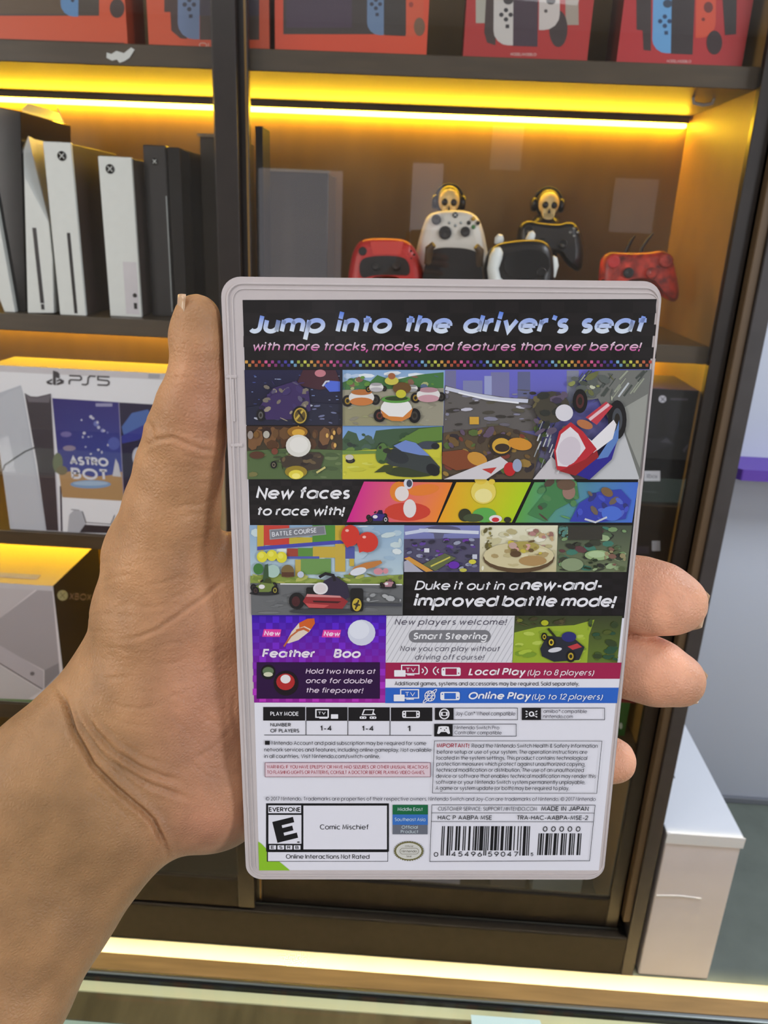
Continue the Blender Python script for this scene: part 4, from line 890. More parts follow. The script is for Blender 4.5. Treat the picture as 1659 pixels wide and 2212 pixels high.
ARM = [[JZ(368, 1452, 150, 236), JZ(281, 1500, 134, 232), JZ(108, 1682, 147, 226), JZ(-90, 1880, 162, 220), JZ(-330, 2130, 180, 214), JZ(-860, 2720, 235, 202)],
       [JZ(430, 1690, 118, 238), JZ(262, 1762, 126, 234), JZ(112, 1962, 132, 228), JZ(8, 2140, 140, 224), JZ(-190, 2440, 165, 216), JZ(-640, 3040, 225, 202)],
       [JZ(330, 1600, 140, 236), JZ(185, 1740, 146, 234), JZ(20, 1930, 155, 230), JZ(-250, 2290, 170, 216), JZ(-760, 2890, 240, 200)]]
FING = [[J(640, 1180, 78, 25), J(800, 1060, 76, 21), J(980, 960, 70, 20.4), J(1130, 900, 58, 19)],
        [J(660, 1270, 84, 25), J(950, 1235, 84, 22.5), J(1200, 1250, 82, 21.5), J(1385, 1284, 80, 17), J(1430, 1295, 77, 15.5), J(1463, 1305, 64, 14.8)],
        [J(660, 1420, 80, 25), J(950, 1390, 80, 22.5), J(1200, 1395, 77, 21.5), J(1370, 1436, 74, 17), J(1420, 1454, 71, 15.5), J(1464, 1468, 58, 14.8)],
        [J(650, 1560, 70, 25), J(900, 1570, 68, 21.5), J(1150, 1605, 60, 20), J(1295, 1638, 53, 16.5), J(1326, 1643, 48, 15.5)]]

def cone(P, a, b):
    a4 = np.array(a, np.float32); b4 = np.array(b, np.float32)
    ab = b4[:3] - a4[:3]; L = float(ab.dot(ab)) + 1e-6
    t = np.clip(((P[0] - a4[0]) * ab[0] + (P[1] - a4[1]) * ab[1] + (P[2] - a4[2]) * ab[2]) / L, 0, 1)
    d = np.sqrt((P[0] - a4[0] - t * ab[0]) ** 2 + (P[1] - a4[1] - t * ab[1]) ** 2 + (P[2] - a4[2] - t * ab[2]) ** 2)
    return d - (a4[3] + (b4[3] - a4[3]) * t)
def smin(a, b, k):
    h = np.maximum(k - np.abs(a - b), 0) / k
    return np.minimum(a, b) - h * h * k * 0.25
def chain(P, js, k=2.0):
    d = None
    for a, b in zip(js, js[1:]):
        c = cone(P, a, b); d = c if d is None else smin(d, c, k)
    return d
allj = THUMB + [j for g in PALM + ARM + FING for j in g]
lo = np.min([[j[i] - j[3] for i in range(3)] for j in allj], axis=0) - 4
hi = np.max([[j[i] + j[3] for i in range(3)] for j in allj], axis=0) + 4
H = 1.1
ax = [np.arange(lo[i], hi[i], H, dtype=np.float32) for i in range(3)]
P = np.meshgrid(*ax, indexing='ij', sparse=True)
body = chain(P, THUMB)
for g in PALM: body = smin(body, chain(P, g), 7.0)
arm = None
for g in ARM:
    c = chain(P, g, 4.0); arm = c if arm is None else smin(arm, c, 12.0)
body = smin(body, arm, 7.0)
fing = None
for g in FING:
    c = chain(P, g); fing = c if fing is None else smin(fing, c, 1.2)
D = smin(body, fing, 5.0)
# where the case presses, the skin gives way: keep 0.15 mm off the plastic
n0 = c_no.astype(np.float32); t0 = (CT * 1000).astype(np.float32)
w_ = (P[0] - t0[0]) * n0[0] + (P[1] - t0[1]) * n0[1] + (P[2] - t0[2]) * n0[2]
u_ = (P[0] - t0[0]) * float(c_rt[0]) + (P[1] - t0[1]) * float(c_rt[1]) + (P[2] - t0[2]) * float(c_rt[2])
v_ = -((P[0] - t0[0]) * float(c_dn[0]) + (P[1] - t0[1]) * float(c_dn[1]) + (P[2] - t0[2]) * float(c_dn[2]))
qx = np.abs(u_) - 52.5; qy = np.abs(v_) - 85.1; qz = np.abs(w_ + 5.2) - 5.3
slab = np.maximum(np.maximum(qx, qy), qz)
# smooth maximum for a rounded contact
D = -smin(-D, slab - 0.15, 1.5)

def surface_nets(D, ax):
    S0 = D < 0
    nx, ny, nz = D.shape
    acc = np.zeros((nx - 1, ny - 1, nz - 1, 3), np.float32); cnt = np.zeros((nx - 1, ny - 1, nz - 1), np.float32)
    def corner(A_, i, j, k): return A_[i:nx - 1 + i, j:ny - 1 + j, k:nz - 1 + k]
    cs = [(i, j, k) for i in (0, 1) for j in (0, 1) for k in (0, 1)]
    for a in cs:
        for d in range(3):
            if a[d] == 0:
                b = list(a); b[d] = 1
                da, db = corner(D, *a), corner(D, *b)
                m = (da < 0) != (db < 0)
                t = np.where(m, da / np.where(m, da - db, 1), 0)
                for e in range(3):
                    acc[..., e] += np.where(m, (a[e] + t) if e == d else a[e], 0)
                cnt += m
    act = cnt > 0
    idx = -np.ones(act.shape, np.int64); idx[act] = np.arange(act.sum())
    ii = np.argwhere(act)
    v = ii + acc[act] / cnt[act][:, None]
    V = np.stack([ax[e][0] + v[:, e] * H for e in range(3)], 1)
    F = []
    for d in range(3):
        e, f = (d + 1) % 3, (d + 2) % 3
        sl0 = [slice(None)] * 3; sl1 = [slice(None)] * 3
        sl0[d] = slice(0, D.shape[d] - 1); sl1[d] = slice(1, D.shape[d])
        ch = S0[tuple(sl0)] != S0[tuple(sl1)]
        E_ = np.argwhere(ch)
        ok = (E_[:, e] > 0) & (E_[:, f] > 0) & (E_[:, e] < D.shape[e] - 1) & (E_[:, f] < D.shape[f] - 1)
        E_ = E_[ok]
        def cell(de, df):
            c = E_.copy(); c[:, e] += de; c[:, f] += df
            return idx[c[:, 0], c[:, 1], c[:, 2]]
        q4 = np.stack([cell(-1, -1), cell(0, -1), cell(0, 0), cell(-1, 0)], 1)
        flip = ~S0[E_[:, 0], E_[:, 1], E_[:, 2]]
        q4[flip] = q4[flip][:, ::-1]
        F.append(q4)
    return V, np.concatenate(F)
V, F = surface_nets(D, ax)
del D, body, arm, fing, slab, w_, u_, v_

me = bpy.data.meshes.new('person')
me.from_pydata(V.tolist(), [], F.tolist())
me.update()
bm = bmesh.new(); bm.from_mesh(me)
for _ in range(3): bmesh.ops.smooth_vert(bm, verts=bm.verts, factor=0.5, use_axis_x=True, use_axis_y=True, use_axis_z=True)
# one finer level where the lens sees creases
bm.to_mesh(me); bm.free()
tmp = bpy.data.objects.new('tmp', me); C.objects.link(tmp)
sd = tmp.modifiers.new('s', 'SUBSURF'); sd.levels = 1; sd.render_levels = 1
dg = bpy.context.evaluated_depsgraph_get()
me2 = bpy.data.meshes.new_from_object(tmp.evaluated_get(dg))
bpy.data.objects.remove(tmp); bpy.data.meshes.remove(me)
me = me2; me.name = 'person'
nv = len(me.vertices)
co = np.empty(nv * 3, np.float32); me.vertices.foreach_get('co', co); co = co.reshape(-1, 3)
no = np.empty(nv * 3, np.float32); me.vertices.foreach_get('normal', no); no = no.reshape(-1, 3)
if (no * (co - co.mean(0))).sum() < 0: no = -no
px = co[:, 0] / co[:, 2] * FPX + 829.5; py = co[:, 1] / co[:, 2] * FPX + 1106.0
front = np.clip(-no[:, 2] * 2.0, 0, 1)
# skin folds: (line, half width in measured units, depth mm)
FOLDS = [([(120, 1480), (140, 1515), (161, 1580), (200, 1652), (250, 1702), (300, 1744), (332, 1776), (352, 1818), (362, 1850)], 8, 2.0),
         ([(150, 1500), (172, 1560), (214, 1622), (262, 1672), (318, 1716)], 6, .45),
         ([(176, 1520), (205, 1580), (251, 1626), (301, 1657), (352, 1678), (392, 1688)], 8, .75), ([(205, 1545), (255, 1600), (310, 1636), (360, 1650)], 7, .35),
         ([(228, 1625), (261, 1660), (327, 1697), (372, 1714), (398, 1724)], 8, .7), ([(200, 1680), (240, 1722), (262, 1748), (276, 1762)], 5, .25),
         ([(305, 968), (340, 950), (372, 946), (405, 960), (440, 972), (484, 974)], 7, .38), ([(390, 985), (430, 992), (478, 990)], 6, .18), ([(372, 930), (420, 940)], 5, .15),
         ([(260, 1384), (300, 1376), (342, 1360), (372, 1340), (402, 1317), (432, 1296), (466, 1268), (490, 1250)], 7, .42),
         ([(212, 1262), (250, 1246), (290, 1240)], 8, .22), ([(380, 1096), (430, 1090), (470, 1074)], 6, .25), ([(400, 1170), (440, 1160), (478, 1130)], 6, .2),
         ([(205, 1462), (240, 1466), (280, 1462)], 6, .22), ([(214, 1516), (262, 1528), (310, 1530), (350, 1520)], 6, .25), ([(225, 1548), (280, 1566), (340, 1572)], 6, .2), ([(250, 1400), (290, 1412), (330, 1410)], 5, .15),
         ([(312, 905), (328, 925), (330, 955)], 7, .35), ([(1362, 1262), (1368, 1300), (1366, 1340)], 5, .1),
         ([(508, 1490), (504, 1540), (516, 1600)], 8, .3), ([(420, 1640), (470, 1610), (512, 1560)], 8, .2)]
rf = random.Random(11)
for k in range(46):                      # fine random lines of the palm and wrist
    cx_, cy_ = rf.uniform(200, 470), rf.uniform(1180, 1740)
    a_ = R((38 if cy_ > 1500 else -12) + rf.uniform(-16, 16)); L_ = rf.uniform(16, 46)
    FOLDS.append(([(cx_ - L_ * math.cos(a_), cy_ - L_ * math.sin(a_)), (cx_, cy_ + rf.uniform(-3, 5)), (cx_ + L_ * math.cos(a_), cy_ + L_ * math.sin(a_))], 6.5, rf.uniform(.10, .22)))
for k in range(16):                      # and along the thumb
    cx_, cy_ = rf.uniform(385, 470), rf.uniform(720, 1150); L_ = rf.uniform(12, 34); a_ = R(rf.uniform(-20, 8))
    FOLDS.append(([(cx_ - L_ * math.cos(a_), cy_ - L_ * math.sin(a_)), (cx_ + L_ * math.cos(a_), cy_ + L_ * math.sin(a_))], 6, rf.uniform(.07, .15)))
disp = np.zeros(nv, np.float32)
for line, wd, dp in FOLDS:
    wd *= 0.68; dp *= 1.15 if .3 < dp < 1 else 0.8
    L = np.array(line, np.float32)
    best = np.full(nv, 1e9, np.float32); tt = np.zeros(nv, np.float32); n = len(L) - 1
    for k in range(n):
        a, b = L[k], L[k + 1]; ab = b - a
        t = np.clip(((px - a[0]) * ab[0] + (py - a[1]) * ab[1]) / ab.dot(ab), 0, 1)
        d = np.hypot(px - a[0] - t * ab[0], py - a[1] - t * ab[1])
        m = d < best; best = np.where(m, d, best); tt = np.where(m, (k + t) / n, tt)
    taper = np.clip(np.minimum(tt, 1 - tt) * 6, 0.15, 1)
    disp -= dp * taper * (np.exp(-(best / wd) ** 2) - 0.35 * np.exp(-((best - wd * 2.2) / (wd * 1.3)) ** 2))
# gentle lumps of the thumb pad and ball of the thumb
disp += 0.35 * np.sin(px / 46.0) * np.sin(py / 61.0 + 1.0) + 0.12 * np.sin(px / 17.0 + py / 29.0)
co = co + no * (disp * front)[:, None]
co_w = (MCAM @ (co.T / 1000.0)).T + np.array([0, 0, CZ])
me.vertices.foreach_set('co', co_w.astype(np.float32).ravel())
# blush of the skin: pinker over the ball of the thumb and on the finger pads
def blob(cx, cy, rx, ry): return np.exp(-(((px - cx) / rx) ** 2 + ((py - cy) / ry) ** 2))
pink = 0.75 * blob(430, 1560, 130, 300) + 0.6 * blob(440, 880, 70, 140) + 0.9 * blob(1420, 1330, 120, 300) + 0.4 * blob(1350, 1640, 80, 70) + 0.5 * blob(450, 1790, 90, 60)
tan_shade = 0.7 * blob(100, 1800, 320, 420)  # darker forearm: its tan and the shade there in one colour
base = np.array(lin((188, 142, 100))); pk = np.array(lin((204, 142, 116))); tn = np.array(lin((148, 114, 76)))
pink = np.clip(pink, 0, 1)[:, None]; tan_shade = np.clip(tan_shade, 0, 1)[:, None]
lit_ = np.clip(blob(1440, 1380, 130, 190) + .7 * blob(1350, 1640, 60, 60), 0, 1)[:, None]  # warm light on the right-hand fingertips put into the skin colour
colr = base * (1 - pink) + pk * pink; colr = colr * (1 - lit_) + np.array(lin((228, 168, 136))) * lit_; colr = colr * (1 - tan_shade) + tn * tan_shade
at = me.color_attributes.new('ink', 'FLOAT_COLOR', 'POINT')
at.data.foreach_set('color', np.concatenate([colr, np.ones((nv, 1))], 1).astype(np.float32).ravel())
me.polygons.foreach_set('use_smooth', [True] * len(me.polygons))
me.update()
bm = bmesh.new(); bm.from_mesh(me); bmesh.ops.recalc_face_normals(bm, faces=bm.faces); bm.to_mesh(me); bm.free()
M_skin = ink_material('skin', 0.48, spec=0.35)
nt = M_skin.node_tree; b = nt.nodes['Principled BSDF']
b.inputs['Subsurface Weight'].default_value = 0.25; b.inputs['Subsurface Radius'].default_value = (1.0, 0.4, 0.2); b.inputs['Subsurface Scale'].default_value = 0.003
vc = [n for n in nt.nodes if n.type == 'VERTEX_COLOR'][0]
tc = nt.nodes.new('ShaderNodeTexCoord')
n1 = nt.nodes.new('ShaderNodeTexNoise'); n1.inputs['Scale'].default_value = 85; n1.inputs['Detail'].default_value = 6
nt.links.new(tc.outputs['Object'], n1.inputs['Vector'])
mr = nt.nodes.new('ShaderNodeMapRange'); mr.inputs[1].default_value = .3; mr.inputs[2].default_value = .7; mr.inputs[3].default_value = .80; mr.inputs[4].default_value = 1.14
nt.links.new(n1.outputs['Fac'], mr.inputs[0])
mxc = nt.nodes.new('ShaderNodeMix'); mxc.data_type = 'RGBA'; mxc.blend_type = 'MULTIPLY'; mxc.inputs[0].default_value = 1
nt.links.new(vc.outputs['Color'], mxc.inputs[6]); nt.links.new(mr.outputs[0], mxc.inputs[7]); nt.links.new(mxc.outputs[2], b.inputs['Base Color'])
vo = nt.nodes.new('ShaderNodeTexVoronoi'); vo.feature = 'DISTANCE_TO_EDGE'; vo.inputs['Scale'].default_value = 900
n2 = nt.nodes.new('ShaderNodeTexNoise'); n2.inputs['Scale'].default_value = 420; n2.inputs['Detail'].default_value = 5
nt.links.new(tc.outputs['Object'], vo.inputs['Vector']); nt.links.new(tc.outputs['Object'], n2.inputs['Vector'])
ma = nt.nodes.new('ShaderNodeMath'); ma.operation = 'ADD'; nt.links.new(vo.outputs['Distance'], ma.inputs[0]); nt.links.new(n2.outputs['Fac'], ma.inputs[1])
bp = nt.nodes.new('ShaderNodeBump'); bp.inputs['Strength'].default_value = 0.4; bp.inputs['Distance'].default_value = 0.0006
nt.links.new(ma.outputs[0], bp.inputs['Height']); nt.links.new(bp.outputs['Normal'], b.inputs['Normal'])
me.materials.clear(); me.materials.append(M_skin)
hand = bpy.data.objects.new('person', me); C.objects.link(hand)
tag(hand, 'bare left forearm and hand, thumb up, gripping the game case from behind', 'person')

# ---- nails
M_nail = material('fingernail', (206, 170, 138), 0.28, coat=0.3, sss=0.1)
def to_world(x, y, z): return tuple((MCAM @ np.array((x, y, z)) / 1000.0) + np.array((0, 0, CZ)))
def nail(name, fn, nu=10, nv_=12, th=0.3):
    mb = MB(); top = []; bot = []
    for j in range(nv_ + 1):
        for i in range(nu + 1):
            p, nn = fn(-1 + 2 * i / nu, j / nv_)
            top.append(to_world(*(np.array(p) + np.array(nn) * th))); bot.append(to_world(*p))
    W_ = nu + 1; o = len(top)
    f = []
    for j in range(nv_):
        for i in range(nu):
            a = j * W_ + i
            f.append((a, a + 1, a + W_ + 1, a + W_)); f.append((o + a, o + a + W_, o + a + W_ + 1, o + a + 1))
    for i in range(nu):
        f.append((i, o + i, o + i + 1, i + 1)); a = nv_ * W_ + i; f.append((a, a + 1, o + a + 1, o + a))
    for j in range(nv_):
        a = j * W_; f.append((a, a + W_, o + a + W_, o + a)); a += nu; f.append((a, o + a, o + a + W_, a + W_))
    mb.add(top + bot, f, 0, None, True)
    return mb.build(name, M_nail, hand)
def thumb_nail(u, v):
    # v: root (0) to free edge (1); u across, away from the lens
    yy = 764 - 122 * v
    xx = 386 + 3 * v ** 2 - 1 * (1 - v)
    z = case_z(428, yy) + 4.0
    a = u * 0.95
    r = 7.0
    xm = (xx - 829.5) / FPX * z + r * (1 - math.cos(a)) - 0.05; ym = (yy - 1106) / FPX * z + (0.9 * abs(u) ** 2 if v > .9 else 0)
    return (xm, ym, z + r * math.sin(a)), (-math.cos(a), 0, math.sin(a))
nail('thumb_nail', thumb_nail)
def finger_nail(x0, y0, ang, rpx, off):
    def fn(u, v):
        d = 92 - 118 * (1 - v)
        half = 0.82 * rpx * (1 - 0.42 * max(0, v - .55) ** 2 * 4)
        ca, sa = math.cos(R(ang)), math.sin(R(ang))
        X = x0 + d * ca - u * half * sa; Y = y0 + d * sa + u * half * ca
        z = case_z(x0, y0) + off + rpx / FPX * 225 * (0.30 + 0.45 * math.sqrt(max(0, 1 - (u * .8) ** 2))) - 3.4 * v * v
        return ((X - 829.5) / FPX * z, (Y - 1106) / FPX * z, z), (0, 0, 1)
    return fn
nail('finger_nail', finger_nail(1436, 1299, 14, 66, 15.2))
nail('finger_nail', finger_nail(1432, 1458, 20, 60, 15.2))
# ================================================================ goods in the cabinet
def ray(px, py): return MCAM @ np.array(((px - 829.5) / FPX, (py - 1106.0) / FPX, 1.0))
def fp(px, py, y):
    """measured point on the vertical plane at depth y -> (x, z)"""
    r = ray(px, py); return (r[0] * y / r[1], r[2] * y / r[1] + CZ)
G_TOP, G_MID, G_LOW, G_BOT = 'red console cartons on the top shelf', 'consoles standing on the middle shelf', 'cartons on the lower shelves', 'game controllers on stands'

def carton(name, label, cat, x0, x1, y0, d, z0, h, col, top=None, side=None, group=None, lid=True):
    """printed carton; returns (root, MB, Art on its front in photo measurements)"""
    root = thing(name, label, cat, (x0, y0, z0), group=group)
    mb = MB(); w = x1 - x0
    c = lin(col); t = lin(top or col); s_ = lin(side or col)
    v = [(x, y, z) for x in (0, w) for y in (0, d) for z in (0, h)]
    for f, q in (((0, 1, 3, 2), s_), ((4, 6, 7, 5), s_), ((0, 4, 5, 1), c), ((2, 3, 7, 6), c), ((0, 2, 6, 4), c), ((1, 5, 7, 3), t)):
        mb.add([v[i] for i in f], [(0, 1, 2, 3)], 0, [q] * 4)
    a = Art(mb, lambda u, v_, w_: (u - x0, -w_ - 0.0002, v_ - z0), 0, 2e-5)
    a.T = lambda px, py: (min(max(fp(px, py, y0)[0], x0 + .001), x1 - .001), min(max(fp(px, py, y0)[1], z0 + .001), z0 + h - .001)); a.flip = -1
    return root, mb, a
def finish(root, mb, part='carton_body', mat=None):
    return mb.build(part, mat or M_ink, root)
def lid_flaps(root, w, d, h, mat):
    MB().box(-0.0004, w + 0.0004, -0.0004, 0.0006, h - 0.012, h + 0.0004).build('lid_flap', mat, root, bevel=0.0003)

# ---- red console cartons
CARD_WARMLIT, CARD_DIMLIT, DK, BLU, ORJ = (214, 84, 44), (172, 44, 40), (44, 36, 38), (92, 140, 190), (214, 84, 56)  # cartons share one red-orange card; differing light is put into their colours
M_redcard = material('red_carton_edge', (190, 56, 40), 0.45)
ztop = zr(0.272) + 0.0003
def xs(a, b, y, py=100): return fp(a, py, y)[0], fp(b, py, y)[0]
def joycon(a, x0, y1, wd, col, slant=4, left=True, dark=(40, 44, 60), top=-190):
    """left or right hand grip controller as printed: rounded on its outer bottom corner"""
    r = wd * .75
    if left: pts = [(x0 + wd, y1), (x0 + wd + slant, top), (x0 + slant, top), (x0, y1 - r)] + [(x0 + r - r * math.cos(R(t)), y1 - r + r * math.sin(R(t))) for t in (20, 45, 70, 90)]
    else: pts = [(x0, y1), (x0 + slant, top), (x0 + wd + slant, top), (x0 + wd, y1 - r)] + [(x0 + wd - r + r * math.cos(R(t)), y1 - r + r * math.sin(R(t))) for t in (20, 45, 70, 90)]
    a.poly(pts, col)
def joybuttons(a, cx, cy, s, c=(44, 50, 70), sq=True):
    for dx, dy in ((0, -1), (-1, 0), (1, 0), (0, 1)): a.ell(cx + dx * 10 * s, cy + dy * 10 * s, 5 * s, 5 * s, c, 0, 10)
    if sq: a.rect(cx - 1 * s, cy + 21 * s, cx + 7 * s, cy + 29 * s, c)
yb = 1.520
x0, x1 = fp(-40, 90, yb)[0], fp(276, 96, yb)[0]
r_, mb, a = carton('console_carton', 'orange red console carton at the far left of the top shelf', 'carton', x0, x1, yb, .095, ztop, .195, CARD_WARMLIT, side=(190, 78, 44), group=G_TOP)
a.rect(-40, -190, 214, 34, (70, 58, 48)); a.rect(-40, -190, 150, 30, (92, 72, 50)); joycon(a, 131, 36, 38, BLU, 2); a.ell(157, 1, 4, 4, (44, 54, 80)); a.ell(253, 18, 16, 21, (66, 46, 40)); a.line([(-10, 84), (268, 93)], .0012, (120, 44, 30)); finish(r_, mb); lid_flaps(r_, x1 - x0, .095, .195, M_redcard)
x0, x1 = fp(322, 105, yb)[0], fp(582, 110, yb)[0]
r_, mb, a = carton('console_carton', 'orange red console carton partly hidden by the upright door frame', 'carton', x0, x1, yb, .09, ztop, .195, CARD_WARMLIT, side=(150, 56, 38), group=G_TOP)
a.rect(355, -190, 392, 26, (74, 48, 40)); a.poly([(362, -100), (392, -100), (404, 84), (390, 83), (370, 66)], (70, 48, 42)); a.rect(430, -190, 560, 34, (64, 52, 64)); a.rect(432, 34, 560, 86, (70, 54, 44)); joycon(a, 384, 85, 47, (112, 132, 168), 1); joybuttons(a, 409, 10, 1.0, (60, 62, 78)); a.text('OLED', (431, 106), (486, 107), 14, (226, 206, 190), .12); finish(r_, mb); lid_flaps(r_, x1 - x0, .09, .195, M_redcard)
x0, x1 = fp(594, 112, yb)[0], fp(921, 119, yb)[0]
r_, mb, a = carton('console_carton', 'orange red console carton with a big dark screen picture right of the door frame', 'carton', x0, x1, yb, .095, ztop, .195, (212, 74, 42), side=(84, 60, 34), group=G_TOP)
a.rect(612, -190, 880, 74, (62, 52, 48)); a.rect(618, -190, 760, 60, (70, 54, 70)); joycon(a, 793, 76, 36, (104, 128, 160), 1); joybuttons(a, 812, 9, .9, (54, 56, 72)); a.poly([(830, -190), (878, -190), (876, 78), (830, 76)], (56, 48, 42)); a.poly([(878, -190), (918, -190), (914, 60), (896, 78), (877, 78)], (206, 84, 52)); a.ell(888, 10, 5, 6, (150, 56, 40)); a.ell(906, 58, 12, 20, (116, 86, 62)); finish(r_, mb); lid_flaps(r_, x1 - x0, .095, .195, M_redcard)
x0, x1 = fp(1000, 122, yb)[0], fp(1268, 130, yb)[0]
r_, mb, a = carton('console_carton', 'red console carton with white controllers pictured, fourth along the top shelf', 'carton', x0, x1, yb, .10, ztop, .195, CARD_DIMLIT, side=(130, 40, 32), group=G_TOP)
a.rect(1028, -190, 1056, 50, (170, 166, 152)); a.rect(1222, -190, 1250, 54, (160, 146, 132)); a.poly([(1060, -190), (1080, -190), (1070, 98), (1052, 92), (1046, 70)], (66, 50, 44)); a.ell(1206, 62, 20, 40, (60, 46, 44)); a.poly([(1110, -190), (1166, -190), (1161, 101), (1106, 99)], (66, 48, 58)); joycon(a, 1066, 98, 42, (198, 192, 186), 4); joybuttons(a, 1093, 32, 1.0, (46, 42, 44)); a.ell(1098, 0, 11, 10, (60, 54, 52)); joycon(a, 1164, 65, 45, (198, 188, 182), 4, False); a.ell(1190, 2, 10, 8, (66, 58, 56)); a.ell(1179, 24, 4, 4, (80, 70, 66))
a.text('MODEL/MODELO', (1103, 120), (1158, 121), 6, (226, 206, 196), .13); finish(r_, mb); lid_flaps(r_, x1 - x0, .10, .195, M_redcard)
x0, x1 = fp(1332, 130, yb)[0], fp(1603, 138, yb)[0]
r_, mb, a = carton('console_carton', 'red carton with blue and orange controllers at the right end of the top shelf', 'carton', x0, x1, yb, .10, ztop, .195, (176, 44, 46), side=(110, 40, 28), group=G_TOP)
a.poly([(1378, -190), (1412, -190), (1406, 110), (1390, 108), (1388, 66), (1375, 64)], (58, 46, 44)); a.poly([(1455, -190), (1512, -190), (1496, 118), (1448, 116)], (52, 42, 42)); joycon(a, 1409, 115, 40, (100, 156, 204), 9); joybuttons(a, 1436, 46, 1.0, (40, 62, 96)); a.ell(1442, 8, 10, 9, (52, 66, 86)); joycon(a, 1502, 82, 44, (206, 78, 52), 9, False); a.ell(1530, 16, 10, 12, (110, 48, 42)); a.ell(1519, 42, 4, 4, (120, 40, 34)); a.poly([(1556, -190), (1600, -190), (1590, 74), (1566, 76)], (50, 40, 38)); a.ell(1543, 92, 17, 26, (54, 38, 38))
a.text('MODEL/MODELO', (1440, 135), (1492, 136), 6, (226, 200, 196), .13); finish(r_, mb); lid_flaps(r_, x1 - x0, .10, .195, M_redcard)

# ---- middle shelf, left: consoles
zm = zr(-0.190) + 0.0003
M_conw = material('matte_white_console_plastic', (226, 230, 226), 0.42, noise=0.02, nscale=80)
M_conside = material('dark_console_body', (74, 62, 58), 0.5, noise=0.1, nscale=60)  # body darker than its white front panel
M_slot = material('disc_slot_black', (26, 22, 22), 0.3)
def emblem(parent, x, z, r, y=-0.0006, name='power_logo'):
    mb = MB()
    T = Matrix.Translation((x, y, z)) @ Matrix.Rotation(R(90), 4, 'X')
    mb.lathe([(1e-5, 0.0), (r, 0.0), (r, .0006), (1e-5, .0007)], 20, T)
    o = mb.build(name, M_slot, parent)
    for sg in (1, -1):
        mb = MB(); mb.tube([(x - sg * r * .55, y - .0008, z - r * .55), (x, y - .0009, z + r * .05), (x + sg * r * .55, y - .0008, z + r * .55)], r * .10, 6)
        mb.build('logo_stroke', M_conw, o)
    return o
def slim_tower(label, pl, pr, ptop, pbot, y0, logo, slot=None, sticker=False):
    x0, z0 = fp(pl, pbot, y0); x1, _ = fp(pr, pbot, y0); h = fp(pl, ptop, y0)[1] - zm; w = x1 - x0
    t = thing('game_console', label, 'game console', (x0, y0, zm), group=G_MID)
    MB().box(0, w, 0, .008, .0, h).build('front_panel', M_conw, t, bevel=0.0015)
    MB().box(.001, w - .001, .0082, .225, .001, h - .001).build('body', M_conside, t, bevel=0.002)
    MB().box(0, w * .62, .0084, .226, h - .0008, h + .0008).build('top_cover', M_conw, t, bevel=0.0004)
    lx, lz = fp(*logo, y0); emblem(t, lx - x0, lz - zm, .0082)
    if slot:
        (a0, b0), (a1, b1) = slot
        sx, sz = fp(a0, b0, y0)
        MB().box(sx - x0 - .003, sx - x0 + .003, -.0006, .001, .004, sz - zm).build('disc_slot', M_slot, t)
    if sticker:
        MB().box(w * .52, w - .004, -.0006, .0004, h * .02, h * .36).build('sticker', M_card, t)
        MB().box(w * .78, w * .88, -.001, .0004, h * .055, h * .095).build('usb_port', M_slot, t)
        MB().lathe([(1e-5, 0), (.004, 0), (.004, .0012), (1e-5, .0014)], 14, Matrix.Translation((w * .83, -.0002, h * .145)) @ Matrix.Rotation(R(90), 4, 'X')).build('pair_button', M_slot, t)
    return t
slim_tower('white upright game console with a dark disc slot, between two other white consoles', 130, 186, 307, 684, 1.512, (134, 337), ((148, 503), (162, 680)))
slim_tower('white upright game console with a pale sticker and no disc slot visible', 238, 306, 338, 680, 1.530, (238, 365), None, True)
# leftmost: two-plate console seen end on
y0 = 1.515; x0, _ = fp(72, 676, y0); x1, _ = fp(113, 676, y0)
t = thing('game_console', 'tall game console with flared white plates and a black core at the left edge', 'game console', (x0 - .062, y0, zm), group=G_MID)
X0 = x0 - .062
def loft(name, front, mat, yb_=.225):
    # front: (px, py, depth behind the front plane)
    v = []
    for px_, py_, d in front:
        x_, z_ = fp(px_, py_, y0 + d); v.append((x_ - X0, d, max(0.0, z_ - zm)))
    return v
def plate(name, vf, faces, mat, yb_=.225):
    n = len(vf); mb = MB(); v = vf + [(x_, yb_, z_) for x_, y_, z_ in vf]
    loop = list(range(n))
    mb.add(v, faces + [tuple(n + i for i in loop)[::-1]] + [(i, (i + 1) % n, n + (i + 1) % n, n + i) for i in loop])
    return mb.build(name, mat, t, bevel=.0012)
vf = loft('core', [(-40, 224, .012), (44, 240, .012), (57, 678, .012), (34, 678, .012), (-14, 400, .012)], M_gloss); plate('core', vf, [(0, 4, 3, 2, 1)], M_gloss)
vf = loft('p', [(60, 678, .0), (52, 380, .0), (47, 236, .05), (60, 222, .09), (76, 310, .06), (92, 400, .045), (105, 480, .0), (113, 560, .0), (116, 676, .0)], M_conw)
plate('side_plate', vf, [(0, 8, 7, 6, 1), (1, 6, 5, 4, 3, 2)], M_conw)
vf = loft('p', [(33, 678, .0), (-16, 402, .0), (-60, 300, .03), (-70, 420, .03), (-34, 560, .0), (10, 678, .0)], M_conw); plate('side_plate', vf, [(0, 1, 2, 3, 4, 5)], M_conw)
sx, sz = fp(74, 492, y0)
MB().box(sx - x0 + .062 - .0035, sx - x0 + .062 + .0035, -.0008, .001, .02, sz - zm).build('disc_slot', M_slot, t)
MB().box(sx - x0 + .062 - .003, sx - x0 + .062 + .003, -.0008, .001, .008, .018).build('eject_button', M_slot, t)
